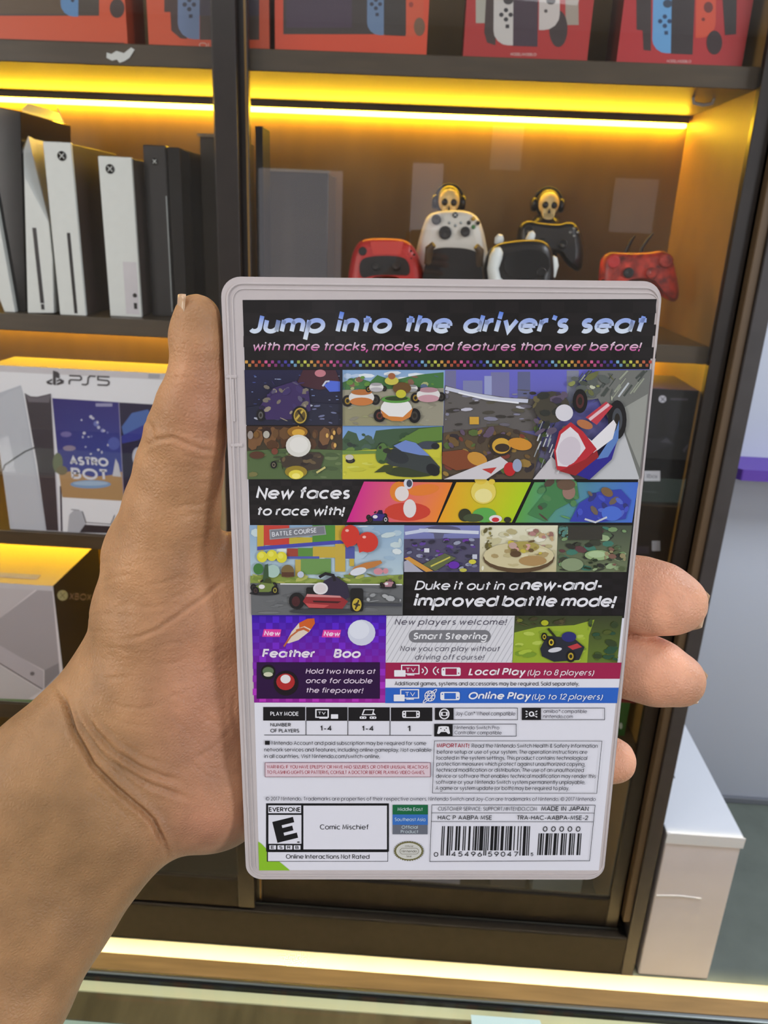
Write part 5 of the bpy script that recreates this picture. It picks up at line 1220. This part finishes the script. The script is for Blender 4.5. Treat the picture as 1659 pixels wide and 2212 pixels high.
# black tower console + wrapped cartons behind the door stile
y0 = 1.56; x0, _ = fp(330, 684, y0); x1, _ = fp(376, 684, y0); x2, _ = fp(404, 684, y0); h = fp(330, 313, y0)[1] - zm
t = thing('game_console', 'black upright game console with a glossy centre seam beside the white consoles', 'game console', (x0, y0, zm), group=G_MID)
MB().box(0, x1 - x0, 0, .23, 0, h).build('body', M_black, t, bevel=0.002)
MB().box(x1 - x0 + .0006, x2 - x0, .002, .23, 0, h - .002).build('body_half', M_gloss, t, bevel=0.003)
MB().box(x1 - x0 - .004, x1 - x0 - .002, -.0008, .0006, .01, h * .72).build('disc_slot', M_metal, t)
emblem(t, (x1 - x0) * .5, h - .028, .006)
M_film = glass_sheet('shrink_film', (0.95, 0.93, 0.88), 0.4, 0.10)
M_dkbrown = material('dark_wrapped_carton', (46, 38, 30), 0.4, noise=0.2, nscale=20)
M_film2 = material('folded_film', (120, 104, 80), 0.25)
def wrapped(label, pl, pr, ptop, y0, d, rot, mat=M_dkbrown):
    x0, zt = fp(pl, ptop, y0); x1, _ = fp(pr, ptop, y0); h = zt - zm; w = x1 - x0
    t = thing('wrapped_carton', label, 'carton', (x0, y0, zm), (0, 0, R(rot)), 'shrink wrapped cartons behind the door frame')
    MB().box(0.002, w - .002, .002, d - .002, 0, h - .002).build('carton_body', mat, t, bevel=0.0015)
    film = MB(); n = 9
    v = []; f = []
    for j in range(n + 1):
        for i in range(n + 1):
            v.append((w * i / n, -.0015 - .0022 * math.sin(i * 2.1 + j * 1.3) ** 2, .001 + (h - .001) * j / n))
    for j in range(n):
        for i in range(n): f.append((j * (n + 1) + i, j * (n + 1) + i + 1, (j + 1) * (n + 1) + i + 1, (j + 1) * (n + 1) + i))
    film.add(v, f, 0, None, True)
    o2 = len(film.v)
    top = []
    for j in range(5):
        for i in range(n + 1): top.append((w * i / n, d * j / 4, h + .0025 * math.sin(i * 1.7 + j * 2.3) ** 2))
    film.add(top, [(j * (n + 1) + i, j * (n + 1) + i + 1, (j + 1) * (n + 1) + i + 1, (j + 1) * (n + 1) + i) for j in range(4) for i in range(n)], 0, None, True)
    film.build('wrap_film', M_film, t)
    MB().box(-.001, w + .001, -.0055, -.0045, h - .003, h + .003).build('film_fold', M_film2, t, bevel=.0004)
    return t
wrapped('tall dark shrink wrapped carton just left of the door frame', 428, 520, 292, 1.66, .14, 0)
wrapped('dark shrink wrapped carton just right of the door frame, with a bright folded top edge', 570, 712, 366, 1.66, .14, 0, material('smoked_brown_carton', (50, 41, 32), 0.35, noise=0.3, nscale=14))
x0, z1 = fp(551, 272, 1.53); x1, _ = fp(567, 272, 1.53)
tag(MB().box(x0, x1, 1.53, 1.60, zm, z1).build('upright_panel', M_rail, bevel=0.001), 'narrow dark upright panel standing right of the door frame on the middle shelf', 'panel')

# ---- controllers
def pad_body(mb, outline, t, edge=0.16, mat=0, bulge=1.0):
    """pillow: outline (x,z) with thickness t along y, front towards -y"""
    n = len(outline); cx = sum(p[0] for p in outline) / n; cz_ = sum(p[1] for p in outline) / n
    lay = [(0.0, .5, .72), (0.0, .5, .88)]
    rings = []
    for (yy, sc) in ((-t / 2, .70), (-t * .46, .84), (-t * .33, .94), (-t * .12, .995), (t * .12, .995), (t * .33, .94), (t * .46, .84), (t / 2, .70)):
        rings.append([(cx + (x - cx) * sc, yy, cz_ + (z - cz_) * sc) for x, z in outline])
    v = [p for r in rings for p in r]; m = len(rings)
    f = [(k * n + i, k * n + (i + 1) % n, (k + 1) * n + (i + 1) % n, (k + 1) * n + i) for k in range(m - 1) for i in range(n)]
    mb.add(v, f, mat, None, True)
    mb.add(rings[0], [tuple(range(n))[::-1]], mat, None, True); mb.add(rings[-1], [tuple(range(n))], mat, None, True)
    return mb
def smooth_outline(pts, n=3):
    for _ in range(n):
        out = []
        for i in range(len(pts)):
            a, b = pts[i], pts[(i + 1) % len(pts)]
            out += [(a[0] * .75 + b[0] * .25, a[1] * .75 + b[1] * .25), (a[0] * .25 + b[0] * .75, a[1] * .25 + b[1] * .75)]
        pts = out
    return pts
def knob(parent, name, x, z, r, y, mat, h=.006, dome=False):
    T = Matrix.Translation((x, y, z)) @ Matrix.Rotation(R(90), 4, 'X')
    pr = [(1e-5, -.002), (r * .8, -.002), (r * .8, h * .3), (r, h * .5), (r, h), (r * .8, h * 1.05), (1e-5, h * .8)] if not dome else [(1e-5, -.002), (r, -.002), (r, h * .4), (r * .7, h * .9), (1e-5, h)]
    return MB().lathe(pr, 18, T, 0).build(name, mat, parent)
M_padw = material('white_controller_shell', (214, 208, 196), 0.4); M_padr = material('red_controller_shell', (186, 46, 44), 0.35); M_padk = material('black_controller_shell', (32, 29, 29), 0.32)
M_camo = material('red_camouflage_shell', (176, 52, 36), 0.35, noise=0.75, nscale=55)
M_bone = material('bone_white_resin', (232, 202, 136), 0.4, noise=0.12, nscale=60)
M_grn = material('green_button', (60, 120, 60), .4); M_yel = material('amber_button', (190, 150, 50), .4)

def place_pad(name, label, outline_px, y0, t, mat, tilt=8):
    pts = [fp(px, py, y0) for px, py in outline_px]
    cx = sum(p[0] for p in pts) / len(pts); zb = min(p[1] for p in pts)
    root = thing(name, label, 'game controller', (cx, y0, zb), (R(-tilt), 0, 0), G_BOT)
    mb = MB(); pad_body(mb, smooth_outline([(x - cx, z - zb) for x, z in pts]), t)
    mb.build('shell', mat, root)
    return root, (lambda px, py: (fp(px, py, y0)[0] - cx, fp(px, py, y0)[1] - zb)), cx, zb
def easel(label, x, y, ztop, w=.075, horns=(), mat=None, hornmat=None):
    """acrylic stand: foot, back rest, lip and optional horns"""
    mat = mat or M_gloss
    t = thing('controller_stand', label, 'controller stand', (x, y, zm), (0, 0, 0), 'controller stands on the middle shelf')
    h = ztop - zm
    MB().prism(rrect(-w / 2, -.035, w / 2, .045, .012), lambda u, v: (u, v, 0), lambda u, v: (u, v, .006)).build('foot', mat, t, bevel=.001)
    MB().prism([(.012, .006), (.020, .006), (.032, h), (.026, h)], lambda u, v: (-w * .28, u, v), lambda u, v: (w * .28, u, v)).build('back_rest', mat, t, bevel=.001)
    for k, pth in enumerate(horns): MB().tube(pth, [.0045, .004, .0035, .002][:len(pth)], 8).build('prong', hornmat or mat, t)
    return t

# red controller
yr = 1.585
OUT = [(752, 590), (760, 545), (775, 519), (800, 513), (862, 514), (885, 522), (903, 545), (916, 590), (921, 635), (912, 655), (898, 645), (884, 612), (860, 600), (805, 600), (786, 612), (770, 645), (756, 655), (748, 635)]
r_, L, cx, zb = place_pad('game_controller', 'red game controller with a black lower face, left end of the controllers', OUT, yr, .045, M_padr)
tp = MB(); q4 = [L(800, 524), (L(872, 524)), L(866, 552), L(806, 552)]
tp.prism(q4, lambda u, v: (u, -.0235, v), lambda u, v: (u, -.018, v)).build('touchpad', material('bright_red_touchpad', (202, 64, 56), .3), r_, bevel=.001)
fc = MB(); q5 = smooth_outline([L(776, 566), L(800, 555), L(868, 555), L(884, 570), L(886, 598), L(862, 596), L(806, 596), L(780, 606)], 2)
fc.prism(q5, lambda u, v: (u, -.0245, v), lambda u, v: (u, -.018, v)).build('face_plate', M_padk, r_, bevel=.001)
for px_ in (812, 856): knob(r_, 'thumbstick', *L(px_, 578), .0075, -.025, M_padk)
knob(r_, 'direction_pad', *L(784, 545), .008, -.0205, M_padk, .003)
for dx, dy in ((0, -8), (7, 0), (0, 8), (-7, 0)): knob(r_, 'action_button', *L(888 + dx, 552 + dy), .0022, -.019, M_padk, .003, True)
easel('stand with two short prongs behind the red controller', cx, yr + .05, zb + .09, horns=[[(-.026, .024, .11), (-.024, .02, zb - zm + .108), (-.022, .012, zb - zm + .118)], [(.014, .024, .11), (.016, .02, zb - zm + .110), (.019, .012, zb - zm + .122)]])
# white controller
yw = 1.64
OUT = [(942, 455), (975, 452), (1008, 453), (1032, 464), (1044, 490), (1052, 530), (1059, 575), (1058, 612), (1046, 626), (1030, 612), (1010, 584), (975, 578), (940, 584), (920, 612), (904, 626), (892, 612), (893, 575), (901, 530), (912, 490), (922, 464)]
r_, L, cx, zb = place_pad('game_controller', 'white game controller propped upright in front of a skull figurine', OUT, yw, .05, M_padw)
knob(r_, 'thumbstick', *L(942, 478), .0095, -.0255, M_padk); knob(r_, 'direction_pad', *L(961, 506), .0125, -.026, M_padk, .004); knob(r_, 'thumbstick', *L(1004, 504), .0095, -.026, M_padk)
for (dx, dy, m) in ((0, -9, M_yel), (10, 0, M_padk), (0, 9, M_grn), (-10, 0, M_padk)): knob(r_, 'action_button', *L(1022 + dx, 484 + dy), .004, -.0245, m, .004, True)
emblem(r_, *L(983, 467), .0055, -.0235)
for q_ in ((970, 484), (995, 484), (983, 490)): knob(r_, 'menu_button', *L(*q_), .0028, -.0250, M_metal, .002, True)
# dark cradle in front of the white controller
yc = 1.575; xc, zc_ = fp(980, 560, yc)
t = thing('controller_stand', 'dark two armed cradle in front of the white controller', 'controller stand', (xc, yc, zm), group='controller stands on the middle shelf')
hh = fp(980, 535, yc)[1] - zm
MB().prism(smooth_outline([(-.062, 0), (.062, 0), (.060, hh * .55), (.05, hh * .93), (.03, hh), (-.03, hh), (-.05, hh * .93), (-.060, hh * .55)], 2), lambda u, v: (u, -.012, v), lambda u, v: (u, .02, v)).build('cradle_body', M_padk, t, bevel=.004)
for sx in (-1, 1): MB().tube([(sx * .048, -.004, hh * .8), (sx * .048, -.012, hh * .98), (sx * .040, -.016, hh * 1.03)], [.009, .008, .006], 10).build('cradle_arm', material('brown_rubber', (80, 62, 44), .5), t)
# skull figurines
def skull_figure(label, px0, ptop, y0, s=1.0, hands=False):
    xk, zk = fp(px0, ptop, y0)
    t = thing('skull_figurine', label, 'figurine', (xk, y0, zm), group='skull figurines holding controllers')
    H_ = zk - zm
    MB().prism(rrect(-.04, -.035, .04, .035, .01), lambda u, v: (u, v, 0), lambda u, v: (u, v, .012)).build('plinth', M_black, t, bevel=.002)
    MB().lathe([(.030, .0125), (.034, .05), (.030, H_ - .10), (.036, H_ - .072), (.024, H_ - .056), (.011, H_ - .050), (.011, H_ - .045)], 20).build('torso', M_padk, t)
    hc = H_ - .031
    HS = Matrix.Translation((0, 0, hc)) @ Matrix.Scale(1.28, 4)
    def hp(mb): 
        mb.v = [tuple(HS @ Vector((x_, y_, z_ - hc))) for x_, y_, z_ in mb.v]; return mb
    hd = MB(); 
    hd.ball((0, 0, 0), .021, .024, .0235, 24, 16, 0, Matrix.Translation((0, .002, hc + .001)))
    head = hp(hd).build('hood', M_padk, t)
    sk = MB()
    sk.ball((0, 0, 0), .0172, .015, .0190, 24, 14, 0, Matrix.Translation((0, -.010, hc + .000)))
    skull = hp(sk).build('skull_mask', M_bone, t)
    jw = MB(); jw.prism(smooth_outline([(-.0115, .004), (.0115, .004), (.0095, -.010), (.006, -.014), (-.006, -.014), (-.0095, -.010)], 2), lambda u, v: (u, -.022, hc - .010 + v), lambda u, v: (u, -.008, hc - .010 + v))
    hp(jw).build('jaw', M_bone, t, bevel=.001)
    for sx in (-1, 1):
        hp(MB().ball((0, 0, 0), .0052, .003, .0055, 14, 8, 0, Matrix.Translation((sx * .0072, -.0238, hc - .002)))).build('eye_socket', M_slot, t)
        hp(MB().lathe([(1e-5, -.004), (.010, -.004), (.0115, 0), (.010, .005), (1e-5, .006)], 16, Matrix.Translation((sx * .0215, .002, hc - .001)) @ Matrix.Rotation(R(90 * sx), 4, 'Y'))).build('ear_cup', M_padk, t)
    hp(MB().prism([(-.0022, -.0045), (.0022, -.0045), (0, .003)], lambda u, v: (u, -.0262, hc - .010 + v), lambda u, v: (u, -.022, hc - .010 + v))).build('nose_hole', M_slot, t)
    for k in range(-2, 3): hp(MB().box(k * .0032 - .0003, k * .0032 + .0003, -.0228, -.0215, hc - .022, hc - .015)).build('tooth_gap', M_slot, t)
    hp(MB().tube([(-.0235 * math.cos(R(q_)), .002, hc + .001 + .0245 * math.sin(R(q_))) for q_ in range(0, 181, 15)], .0022, 8)).build('headband', M_padk, t)
    if hands:
        for sx, (hx, hz) in hands:
            MB().tube([(sx * .032, 0, H_ - .075), (sx * .045, -.03, H_ - .09), (hx, -.05, hz)], [.009, .008, .006], 10).build('arm', M_padk, t)
    return t
skull_figure('skull faced figurine with headphones peeping over the white controller', 972, 400, 1.74)
skull_figure('skull faced figurine with headphones above the black controller', 1187, 407, 1.80)
# dark controller held by the second figurine
yk = 1.685
OUT = [(1118, 500), (1124, 482), (1142, 474), (1162, 480), (1210, 484), (1226, 478), (1244, 480), (1256, 498), (1262, 540), (1258, 580), (1246, 588), (1234, 570), (1220, 548), (1190, 542), (1160, 546), (1140, 566), (1124, 580), (1114, 570)]
r_, L, cx, zb = place_pad('game_controller', 'black game controller below the right hand skull figurine', OUT, yk, .042, M_padk)
knob(r_, 'thumbstick', *L(1168, 528), .009, -.021, M_gloss); knob(r_, 'thumbstick', *L(1212, 530), .009, -.021, M_gloss); knob(r_, 'direction_pad', *L(1140, 500), .010, -.0205, M_gloss, .003)
for dx, dy in ((0, -8), (8, 0), (0, 8), (-8, 0)): knob(r_, 'action_button', *L(1238 + dx, 504 + dy), .0032, -.0195, M_metal, .003, True)
MB().box(*sorted((L(1166, 0)[0], L(1210, 0)[0])), -.0225, -.016, L(0, 516)[1], L(0, 492)[1]).build('touchpad', M_gloss, r_, bevel=.001)
easel('dark easel under the black controller', cx, yk + .030, zb + .04)
# black rounded pad with white gloved hands
yg = 1.575
OUT = [(1046, 575), (1052, 545), (1070, 527), (1100, 520), (1150, 516), (1178, 520), (1192, 535), (1198, 565), (1198, 600), (1190, 625), (1160, 632), (1085, 632), (1056, 622), (1046, 600)]
r_, L, cx, zb = place_pad('game_controller', 'black rounded controller gripped by white gloved hands', OUT, yg, .05, M_padk, 5)
MB().prism(smooth_outline([L(1085, 545), L(1180, 538), L(1186, 600), L(1088, 606)], 2), lambda u, v: (u, -.028, v), lambda u, v: (u, -.02, v)).build('face_plate', M_gloss, r_, bevel=.001)
knob(r_, 'thumbstick', *L(1165, 590), .009, -.028, M_gloss)
t = thing('controller_stand', 'stand with white gloved hands holding the black rounded controller', 'controller stand', (cx, yg + .062, zm), group='controller stands on the middle shelf')
MB().prism(rrect(-.05, -.02, .05, .05, .012), lambda u, v: (u, v, 0), lambda u, v: (u, v, .008)).build('foot', M_padk, t, bevel=.001)
MB().lathe([(.028, .0085), (.030, .05), (.026, zb - zm + .03), (.012, zb - zm + .055)], 18, Matrix.Translation((0, .022, 0))).build('torso', M_padk, t)
def fist(pts, r): 
    P_ = [(fp(px, py, yg - .03)[0] - cx, -.062 - .03 - dy, fp(px, py, yg - .03)[1] - zm) for px, py, dy in pts]
    MB().tube(P_, r, 12).build('gloved_hand', M_conw, t)
fist([(1085, 622, .0), (1068, 606, .004), (1064, 580, .006), (1070, 556, .006), (1076, 541, .004), (1080, 537, .002)], [.011, .0125, .011, .0125, .010, .004])
fist([(1196, 600, -.03), (1201, 575, -.03), (1200, 560, -.03), (1198, 556, -.03)], [.008, .010, .008, .004])
fist([(1150, 536, -.062), (1153, 520, -.06), (1158, 506, -.058), (1162, 502, -.057)], [.008, .0085, .0075, .004])
fist([(1083, 528, -.062), (1085, 516, -.06), (1087, 508, -.058)], [.008, .009, .005])
# red patterned controller
yp = 1.60
OUT = [(1297, 580), (1302, 556), (1318, 543), (1345, 546), (1400, 546), (1428, 540), (1446, 545), (1457, 562), (1464, 600), (1468, 640), (1456, 655), (1442, 640), (1424, 612), (1395, 604), (1355, 606), (1330, 618), (1312, 648), (1298, 655), (1292, 635)]
r_, L, cx, zb = place_pad('game_controller', 'red patterned controller at the right end of the middle shelf', OUT, yp, .045, M_camo)
knob(r_, 'direction_pad', *L(1322, 568), .012, -.0215, M_padr, .004); knob(r_, 'thumbstick', *L(1352, 592), .010, -.0225, M_padk); knob(r_, 'thumbstick', *L(1400, 592), .010, -.0225, M_camo, .008); knob(r_, 'thumbstick', *L(1434, 566), .013, -.0215, M_camo, .006)
MB().box(L(1352, 0)[0], L(1392, 0)[0], -.024, -.018, L(0, 574)[1], L(0, 552)[1]).build('touchpad', M_camo, r_, bevel=.001)
MB().tube([(L(1342, 0)[0], -.026, L(0, 600)[1]), (L(1352, 0)[0], -.028, L(0, 588)[1]), (L(1372, 0)[0], -.028, L(0, 570)[1]), (L(1379, 0)[0], -.024, L(0, 548)[1])], [.004, .005, .006, .004], 8).build('strap', M_gloss, r_)
easel('stand with two curved wire prongs behind the red patterned controller', cx, yp + .05, zb + .06, horns=[[(-.018, .03, .08), (-.012, .028, zb - zm + .10), (-.006, .026, zb - zm + .118), (-.001, .02, zb - zm + .128)], [(.016, .03, .08), (.018, .028, zb - zm + .105), (.027, .026, zb - zm + .122), (.034, .02, zb - zm + .134)]], hornmat=M_padk)
# ---- third level, left: white console carton
zl = zr(-0.645) + 0.0003
y0 = 1.512; x0 = fp(-24, 800, y0)[0]; x1 = fp(462, 800, y0)[0]; h = fp(10, 790, y0)[1] - zl
WHT = (240, 241, 246)
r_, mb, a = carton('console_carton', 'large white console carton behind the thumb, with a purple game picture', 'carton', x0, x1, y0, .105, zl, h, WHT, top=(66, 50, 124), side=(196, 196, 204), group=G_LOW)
a.poly([(-24, 852), (0, 848), (45, 832), (50, 848), (103, 1152), (-24, 1152)], (192, 196, 206)); a.poly([(-24, 870), (20, 846), (46, 838), (96, 1150), (30, 1152), (-24, 1040)], (198, 202, 211))
a.poly([(53, 849), (66, 856), (80, 857), (98, 853), (110, 850), (113, 900), (128, 1152), (101, 1152), (80, 1000)], (62, 54, 62)); a.poly([(54, 851), (66, 858), (80, 859), (98, 855), (110, 852), (106, 870), (62, 868)], (110, 104, 112)); a.poly([(110, 850), (113, 852), (116, 920), (131, 1152), (127, 1152)], (216, 214, 224)); a.line([(131, 1050), (134, 1152)], .004, (70, 64, 80))
a.line([(-10, 1016), (10, 1005), (35, 988), (55, 975), (77, 966)], .0028, (36, 34, 40))
a.poly([(113, 860), (257, 869), (268, 1082), (135, 1074)], [(52, 40, 124), (58, 50, 134), (178, 138, 96), (176, 134, 90)]); 
a.poly([(113, 860), (257, 869), (265, 1040), (129, 1030)], [(46, 36, 118), (52, 44, 126), (62, 78, 160), (66, 66, 146)])
a.poly([(128, 1025), (150, 1018), (200, 1030), (240, 1026), (265, 1018), (268, 1082), (135, 1074)], (184, 146, 100)); a.ell(196, 1046, 44, 9, (130, 164, 206)); a.ell(196, 1044, 38, 5, (170, 196, 222))
a.ell(246, 958, 13, 14, (84, 96, 176)); a.ell(208, 915, 6, 6, (110, 120, 190)); a.ell(222, 930, 4, 4, (150, 156, 210)); a.ell(125, 1000, 11, 22, (112, 120, 92)); a.ell(134, 1016, 12, 10, (122, 112, 84)); a.poly([(243, 1028), (250, 990), (256, 1002), (262, 1030)], (206, 206, 214)); a.ell(150, 968, 14, 6, (150, 136, 160)); a.ell(143, 938, 12, 6, (120, 110, 170))
for _ in range(16): a.ell(rnd.uniform(160, 235), rnd.uniform(900, 985), rnd.uniform(1.5, 4), rnd.uniform(1.5, 4), rnd.choice([(190, 194, 220), (120, 126, 190), (206, 206, 224)]), 0, 8)
a.rect(207, 871, 243, 878, (160, 158, 196))
a.text('ASTRO', (154, 1004), (233, 1008), 19, (226, 226, 236), .25, track=.08); a.text('BOT', (158, 1034), (233, 1038), 24, (226, 226, 236), .21, track=.1)
a.poly([(257, 869), (440, 880), (440, 1090), (268, 1082)], (34, 28, 64)); a.poly([(263, 922), (285, 892), (320, 884), (330, 900), (300, 930), (268, 942)], (78, 110, 180)); a.poly([(262, 942), (310, 918), (322, 930), (300, 950), (264, 958)], (50, 56, 150)); a.ell(298, 986, 12, 20, (200, 200, 214)); a.line([(257, 869), (268, 1082)], .0012, (170, 164, 200))
a.poly([(147, 1152), (150, 1112), (160, 1102), (178, 1104), (186, 1128), (184, 1152)], (186, 188, 196)); a.poly([(172, 1152), (184, 1133), (240, 1136), (250, 1152)], (48, 44, 52)); a.line([(178, 1104), (186, 1128), (240, 1132), (248, 1112)], .0014, (50, 48, 56)); a.line([(154, 1100), (172, 1102)], .0016, (120, 120, 128))
# console maker emblem and wordmark
INK = (66, 62, 66)
a.poly([(115, 830), (115, 800), (125, 803), (129, 808), (129, 818), (121, 815), (121, 832)], INK); a.poly([(100, 824), (113, 818), (113, 822), (106, 825), (113, 827), (113, 831), (103, 829)], INK); a.poly([(123, 821), (131, 818), (139, 822), (137, 828), (123, 832), (123, 828), (132, 824), (129, 822), (123, 825)], INK)
def seg(pts): a.line(pts, .0030, INK)
seg([(150, 811), (173, 812), (176, 815), (176, 819), (173, 821), (153, 820), (150, 823), (150, 830)]); seg([(207, 813), (195, 812), (191, 816), (190, 828), (186, 831), (177, 830)]); seg([(237, 814), (212, 813), (212, 820), (233, 822), (236, 825), (235, 830), (231, 832), (211, 831)])
a.rr(321, 806, 345, 817, .002, (176, 176, 184))
finish(r_, mb); lid_flaps(r_, x1 - x0, .105, h, M_card)
# third level, right: black carton
y0 = 1.515; x0, x1 = .235, fp(1508, 850, y0)[0]; h = fp(1460, 842, y0)[1] - zl
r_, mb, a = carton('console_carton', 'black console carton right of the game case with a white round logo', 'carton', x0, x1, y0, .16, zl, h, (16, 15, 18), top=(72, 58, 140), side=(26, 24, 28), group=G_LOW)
a.ell(1431, 862, 8.5, 8, (190, 190, 200)); a.line([(1427, 858), (1436, 867)], .0012, (40, 38, 46)); a.line([(1436, 858), (1427, 867)], .0012, (40, 38, 46)); a.line([(1448, 862), (1486, 863)], .004, (70, 66, 76)); a.rr(1391, 1017, 1426, 1039, .002, (196, 198, 206)); a.text('Xbox', (1396, 1033), (1419, 1033.5), 10, (110, 110, 124), .14); a.line([(1386, 1061), (1418, 1063)], .0022, (54, 52, 60)); a.rect(1408, 1168, 1426, 1190, (150, 152, 158)); a.rect(1372, 1180, 1402, 1196, (40, 38, 48)); a.poly([(1380, 950), (1440, 942), (1460, 960), (1400, 980)], (30, 29, 36)); a.poly([(1425, 955), (1440, 945), (1452, 958)], (62, 62, 70)); a.poly([(1474, 972), (1500, 958), (1496, 966), (1478, 978)], (70, 66, 74)); a.rect(1400, 880, 1420, 940, (24, 22, 28)); a.rect(1440, 876, 1465, 940, (24, 22, 28))
finish(r_, mb); lid_flaps(r_, x1 - x0, .16, h, M_darkcard)
# fourth level, left: white console carton with dark end
zb4 = zr(-1.082) + 0.0003
y0 = 1.51; x0, x1 = fp(-170, 1260, y0)[0], fp(114, 1265, y0)[0]; h = fp(60, 1263, y0)[1] - zb4
r_, mb, a = carton('console_carton', 'white console carton with a dark end panel, behind the wrist', 'carton', x0, x1, y0, .25, zb4, h, (236, 230, 233), top=(232, 204, 150), side=(44, 42, 44), group=G_LOW)  # yellow LED glow on the top face put into its cream colour
a.poly([(-170, 1330), (0, 1335), (88, 1269), (113, 1271), (128, 1440), (96, 1448), (0, 1396), (-170, 1330)], (178, 172, 176)); a.poly([(-170, 1270), (-170, 1335), (0, 1335), (84, 1268)], (206, 200, 203)); a.poly([(-170, 1330), (0, 1394), (94, 1449), (94, 1488), (0, 1431), (-170, 1350)], (198, 192, 198)); a.poly([(96, 1448), (127, 1432), (129, 1455), (96, 1488)], (150, 146, 150)); a.line([(-170, 1352), (0, 1433), (92, 1489)], .003, (92, 86, 92)); a.poly([(-170, 1360), (0, 1437), (90, 1492), (60, 1510), (-170, 1510)], (212, 208, 210)); a.ell(70, 1455, 5, 4.5, (120, 116, 120)); a.rect(-170, 1513, 128, 1522, (120, 150, 100))
sd_ = Art(mb, lambda u, v_, w_: (x1 - x0 + w_ + .0002, u - y0, v_ - zb4), 0, 2e-5)
def side_px(px, py):
    r = ray(px, py); k = x1 / r[0]; return (r[1] * k, r[2] * k + CZ)
sd_.T = side_px; sd_.flip = -1
sd_.ell(135, 1286, 11.5, 11.5, (166, 176, 160)); sd_.line([(130, 1280), (140, 1293)], .0016, (90, 96, 88)); sd_.line([(141, 1280), (129, 1292)], .0016, (90, 96, 88)); sd_.text('XBOX ONE', (150, 1295), (232, 1299), 14, (150, 134, 140), .15, track=.12)
finish(r_, mb); lid_flaps(r_, x1 - x0, .25, h, M_card)
MB().box(.02, x1 - x0 - .05, .03, .05, h + .0002, h + .0012).build('lid_tab', M_card, r_)
# fourth level, right: green and red cartons
y0 = 1.53
xg0, xg1 = .30, fp(1352, 1570, y0)[0]
r_, mb, a = carton('game_carton', 'green carton seen between the fingers on the right of the lower shelf', 'carton', xg0, xg1, y0, .15, zb4, .088, (34, 92, 40), side=(30, 80, 36), group=G_LOW)
a.ell(1341, 1568, 3.5, 7, (190, 206, 190)); finish(r_, mb); lid_flaps(r_, xg1 - xg0, .15, .088, material('green_carton_edge', (36, 96, 44), .45))
xr1 = fp(1374, 1515, y0)[0]
r_, mb, a = carton('game_carton', 'dark red carton lying on top of the green one', 'carton', .33, xr1, y0, .15, zb4 + .0888, .045, (110, 26, 38), side=(120, 30, 40), group=G_LOW)
a.rect(1354, 1528, 1368, 1545, (150, 150, 152)); finish(r_, mb); lid_flaps(r_, xr1 - .33, .15, .045, material('maroon_carton_edge', (104, 26, 36), .45))
# bottom level: pale cartons just under the case
zfl = 0.1083
for k, (xa, xb, yy, hgt, cc, lab) in enumerate(((.06, .185, 1.57, .20, (196, 190, 196), 'pale lilac carton on the cabinet floor under the left half of the case'), (.27, .36, 1.60, .15, (120, 108, 96), 'brown carton on the cabinet floor under the barcode'),
                                          (.375, .50, 1.58, .30, (170, 178, 168), 'pale green carton on the cabinet floor near the right door frame'))):
    r_, mb, a = carton('storage_carton', lab, 'carton', xa, xb, yy, .15, zfl, hgt, cc, group='cartons on the cabinet floor')
    mb.box(.2 * (xb - xa), .8 * (xb - xa), -.0004, -.0001, hgt * .3, hgt * .32, 0, lin((110, 104, 104)))
    finish(r_, mb); lid_flaps(r_, xb - xa, .15, hgt, M_card)

# ---- white carton on the floor beside the cabinet
t = thing('white_carton', 'tall plain white carton standing on the floor against the right side of the cabinet', 'carton', (.636, 1.455, 0.0005))
MB().box(0, .172, .002, .50, 0.002, .438).build('carton_body', material('creased_white_card', (232, 226, 232), .55, noise=.03, nscale=9, bump=.25, bscale=14), t, bevel=.003)
M_lid = material('white_lid_card', (230, 234, 242), .42, bump=.08, bscale=12)
MB().box(-.002, .174, .003, .502, .4385, .449).build('lid', M_lid, t, bevel=.003)
MB().prism([(-.002, .420), (.1755, .420), (.1765, .4475), (.168, .4495), (.006, .4495), (-.001, .444)], lambda u, v: (u, -.001, v), lambda u, v: (u, .0018, v)).build('lid_flap', M_lid, t, bevel=.001)
MB().prism([(.004, .262), (.06, .266), (.11, .262), (.11, .2590), (.06, .2622), (.004, .258)], lambda u, v: (u, .0005, v), lambda u, v: (u, .0022, v)).build('crease', M_lid, t, bevel=.0006)
arc = [(-.0015 + .075 * math.sin(R(q_)), .235 + .10 * (math.cos(R(q_)) - .35), .4493) for q_ in range(2, 96, 6)]
MB().tube(arc, [.0012 + .004 * math.sin(math.pi * k / (len(arc) - 1)) for k in range(len(arc))], 6).build('printed_arc', material('dark_teal_ink', (30, 46, 50), .5), t)

# ---- glowing panels added behind the camera, only for pale reflections in the doors
M_glow = material('added_glow_panel', (235, 235, 240), .5, emit=(0.93, 0.9, 1.0), estr=1.1)
M_glow2 = material('added_dim_panel', (235, 235, 240), .5, emit=(1.0, 0.95, 0.9), estr=0.45)
for k, (xa, xb, za, zb_) in enumerate(((-1.12, -.56, .75, 2.05), (-.10, .10, 1.25, 2.12), (.40, .60, 2.10, 2.36), (1.22, 1.5, 1.75, 2.08))):
    struct(MB().box(xa, xb, -2.598, -2.59, za, zb_), 'glow_panel_%d' % (k + 1), M_glow if k < 2 else M_glow2)
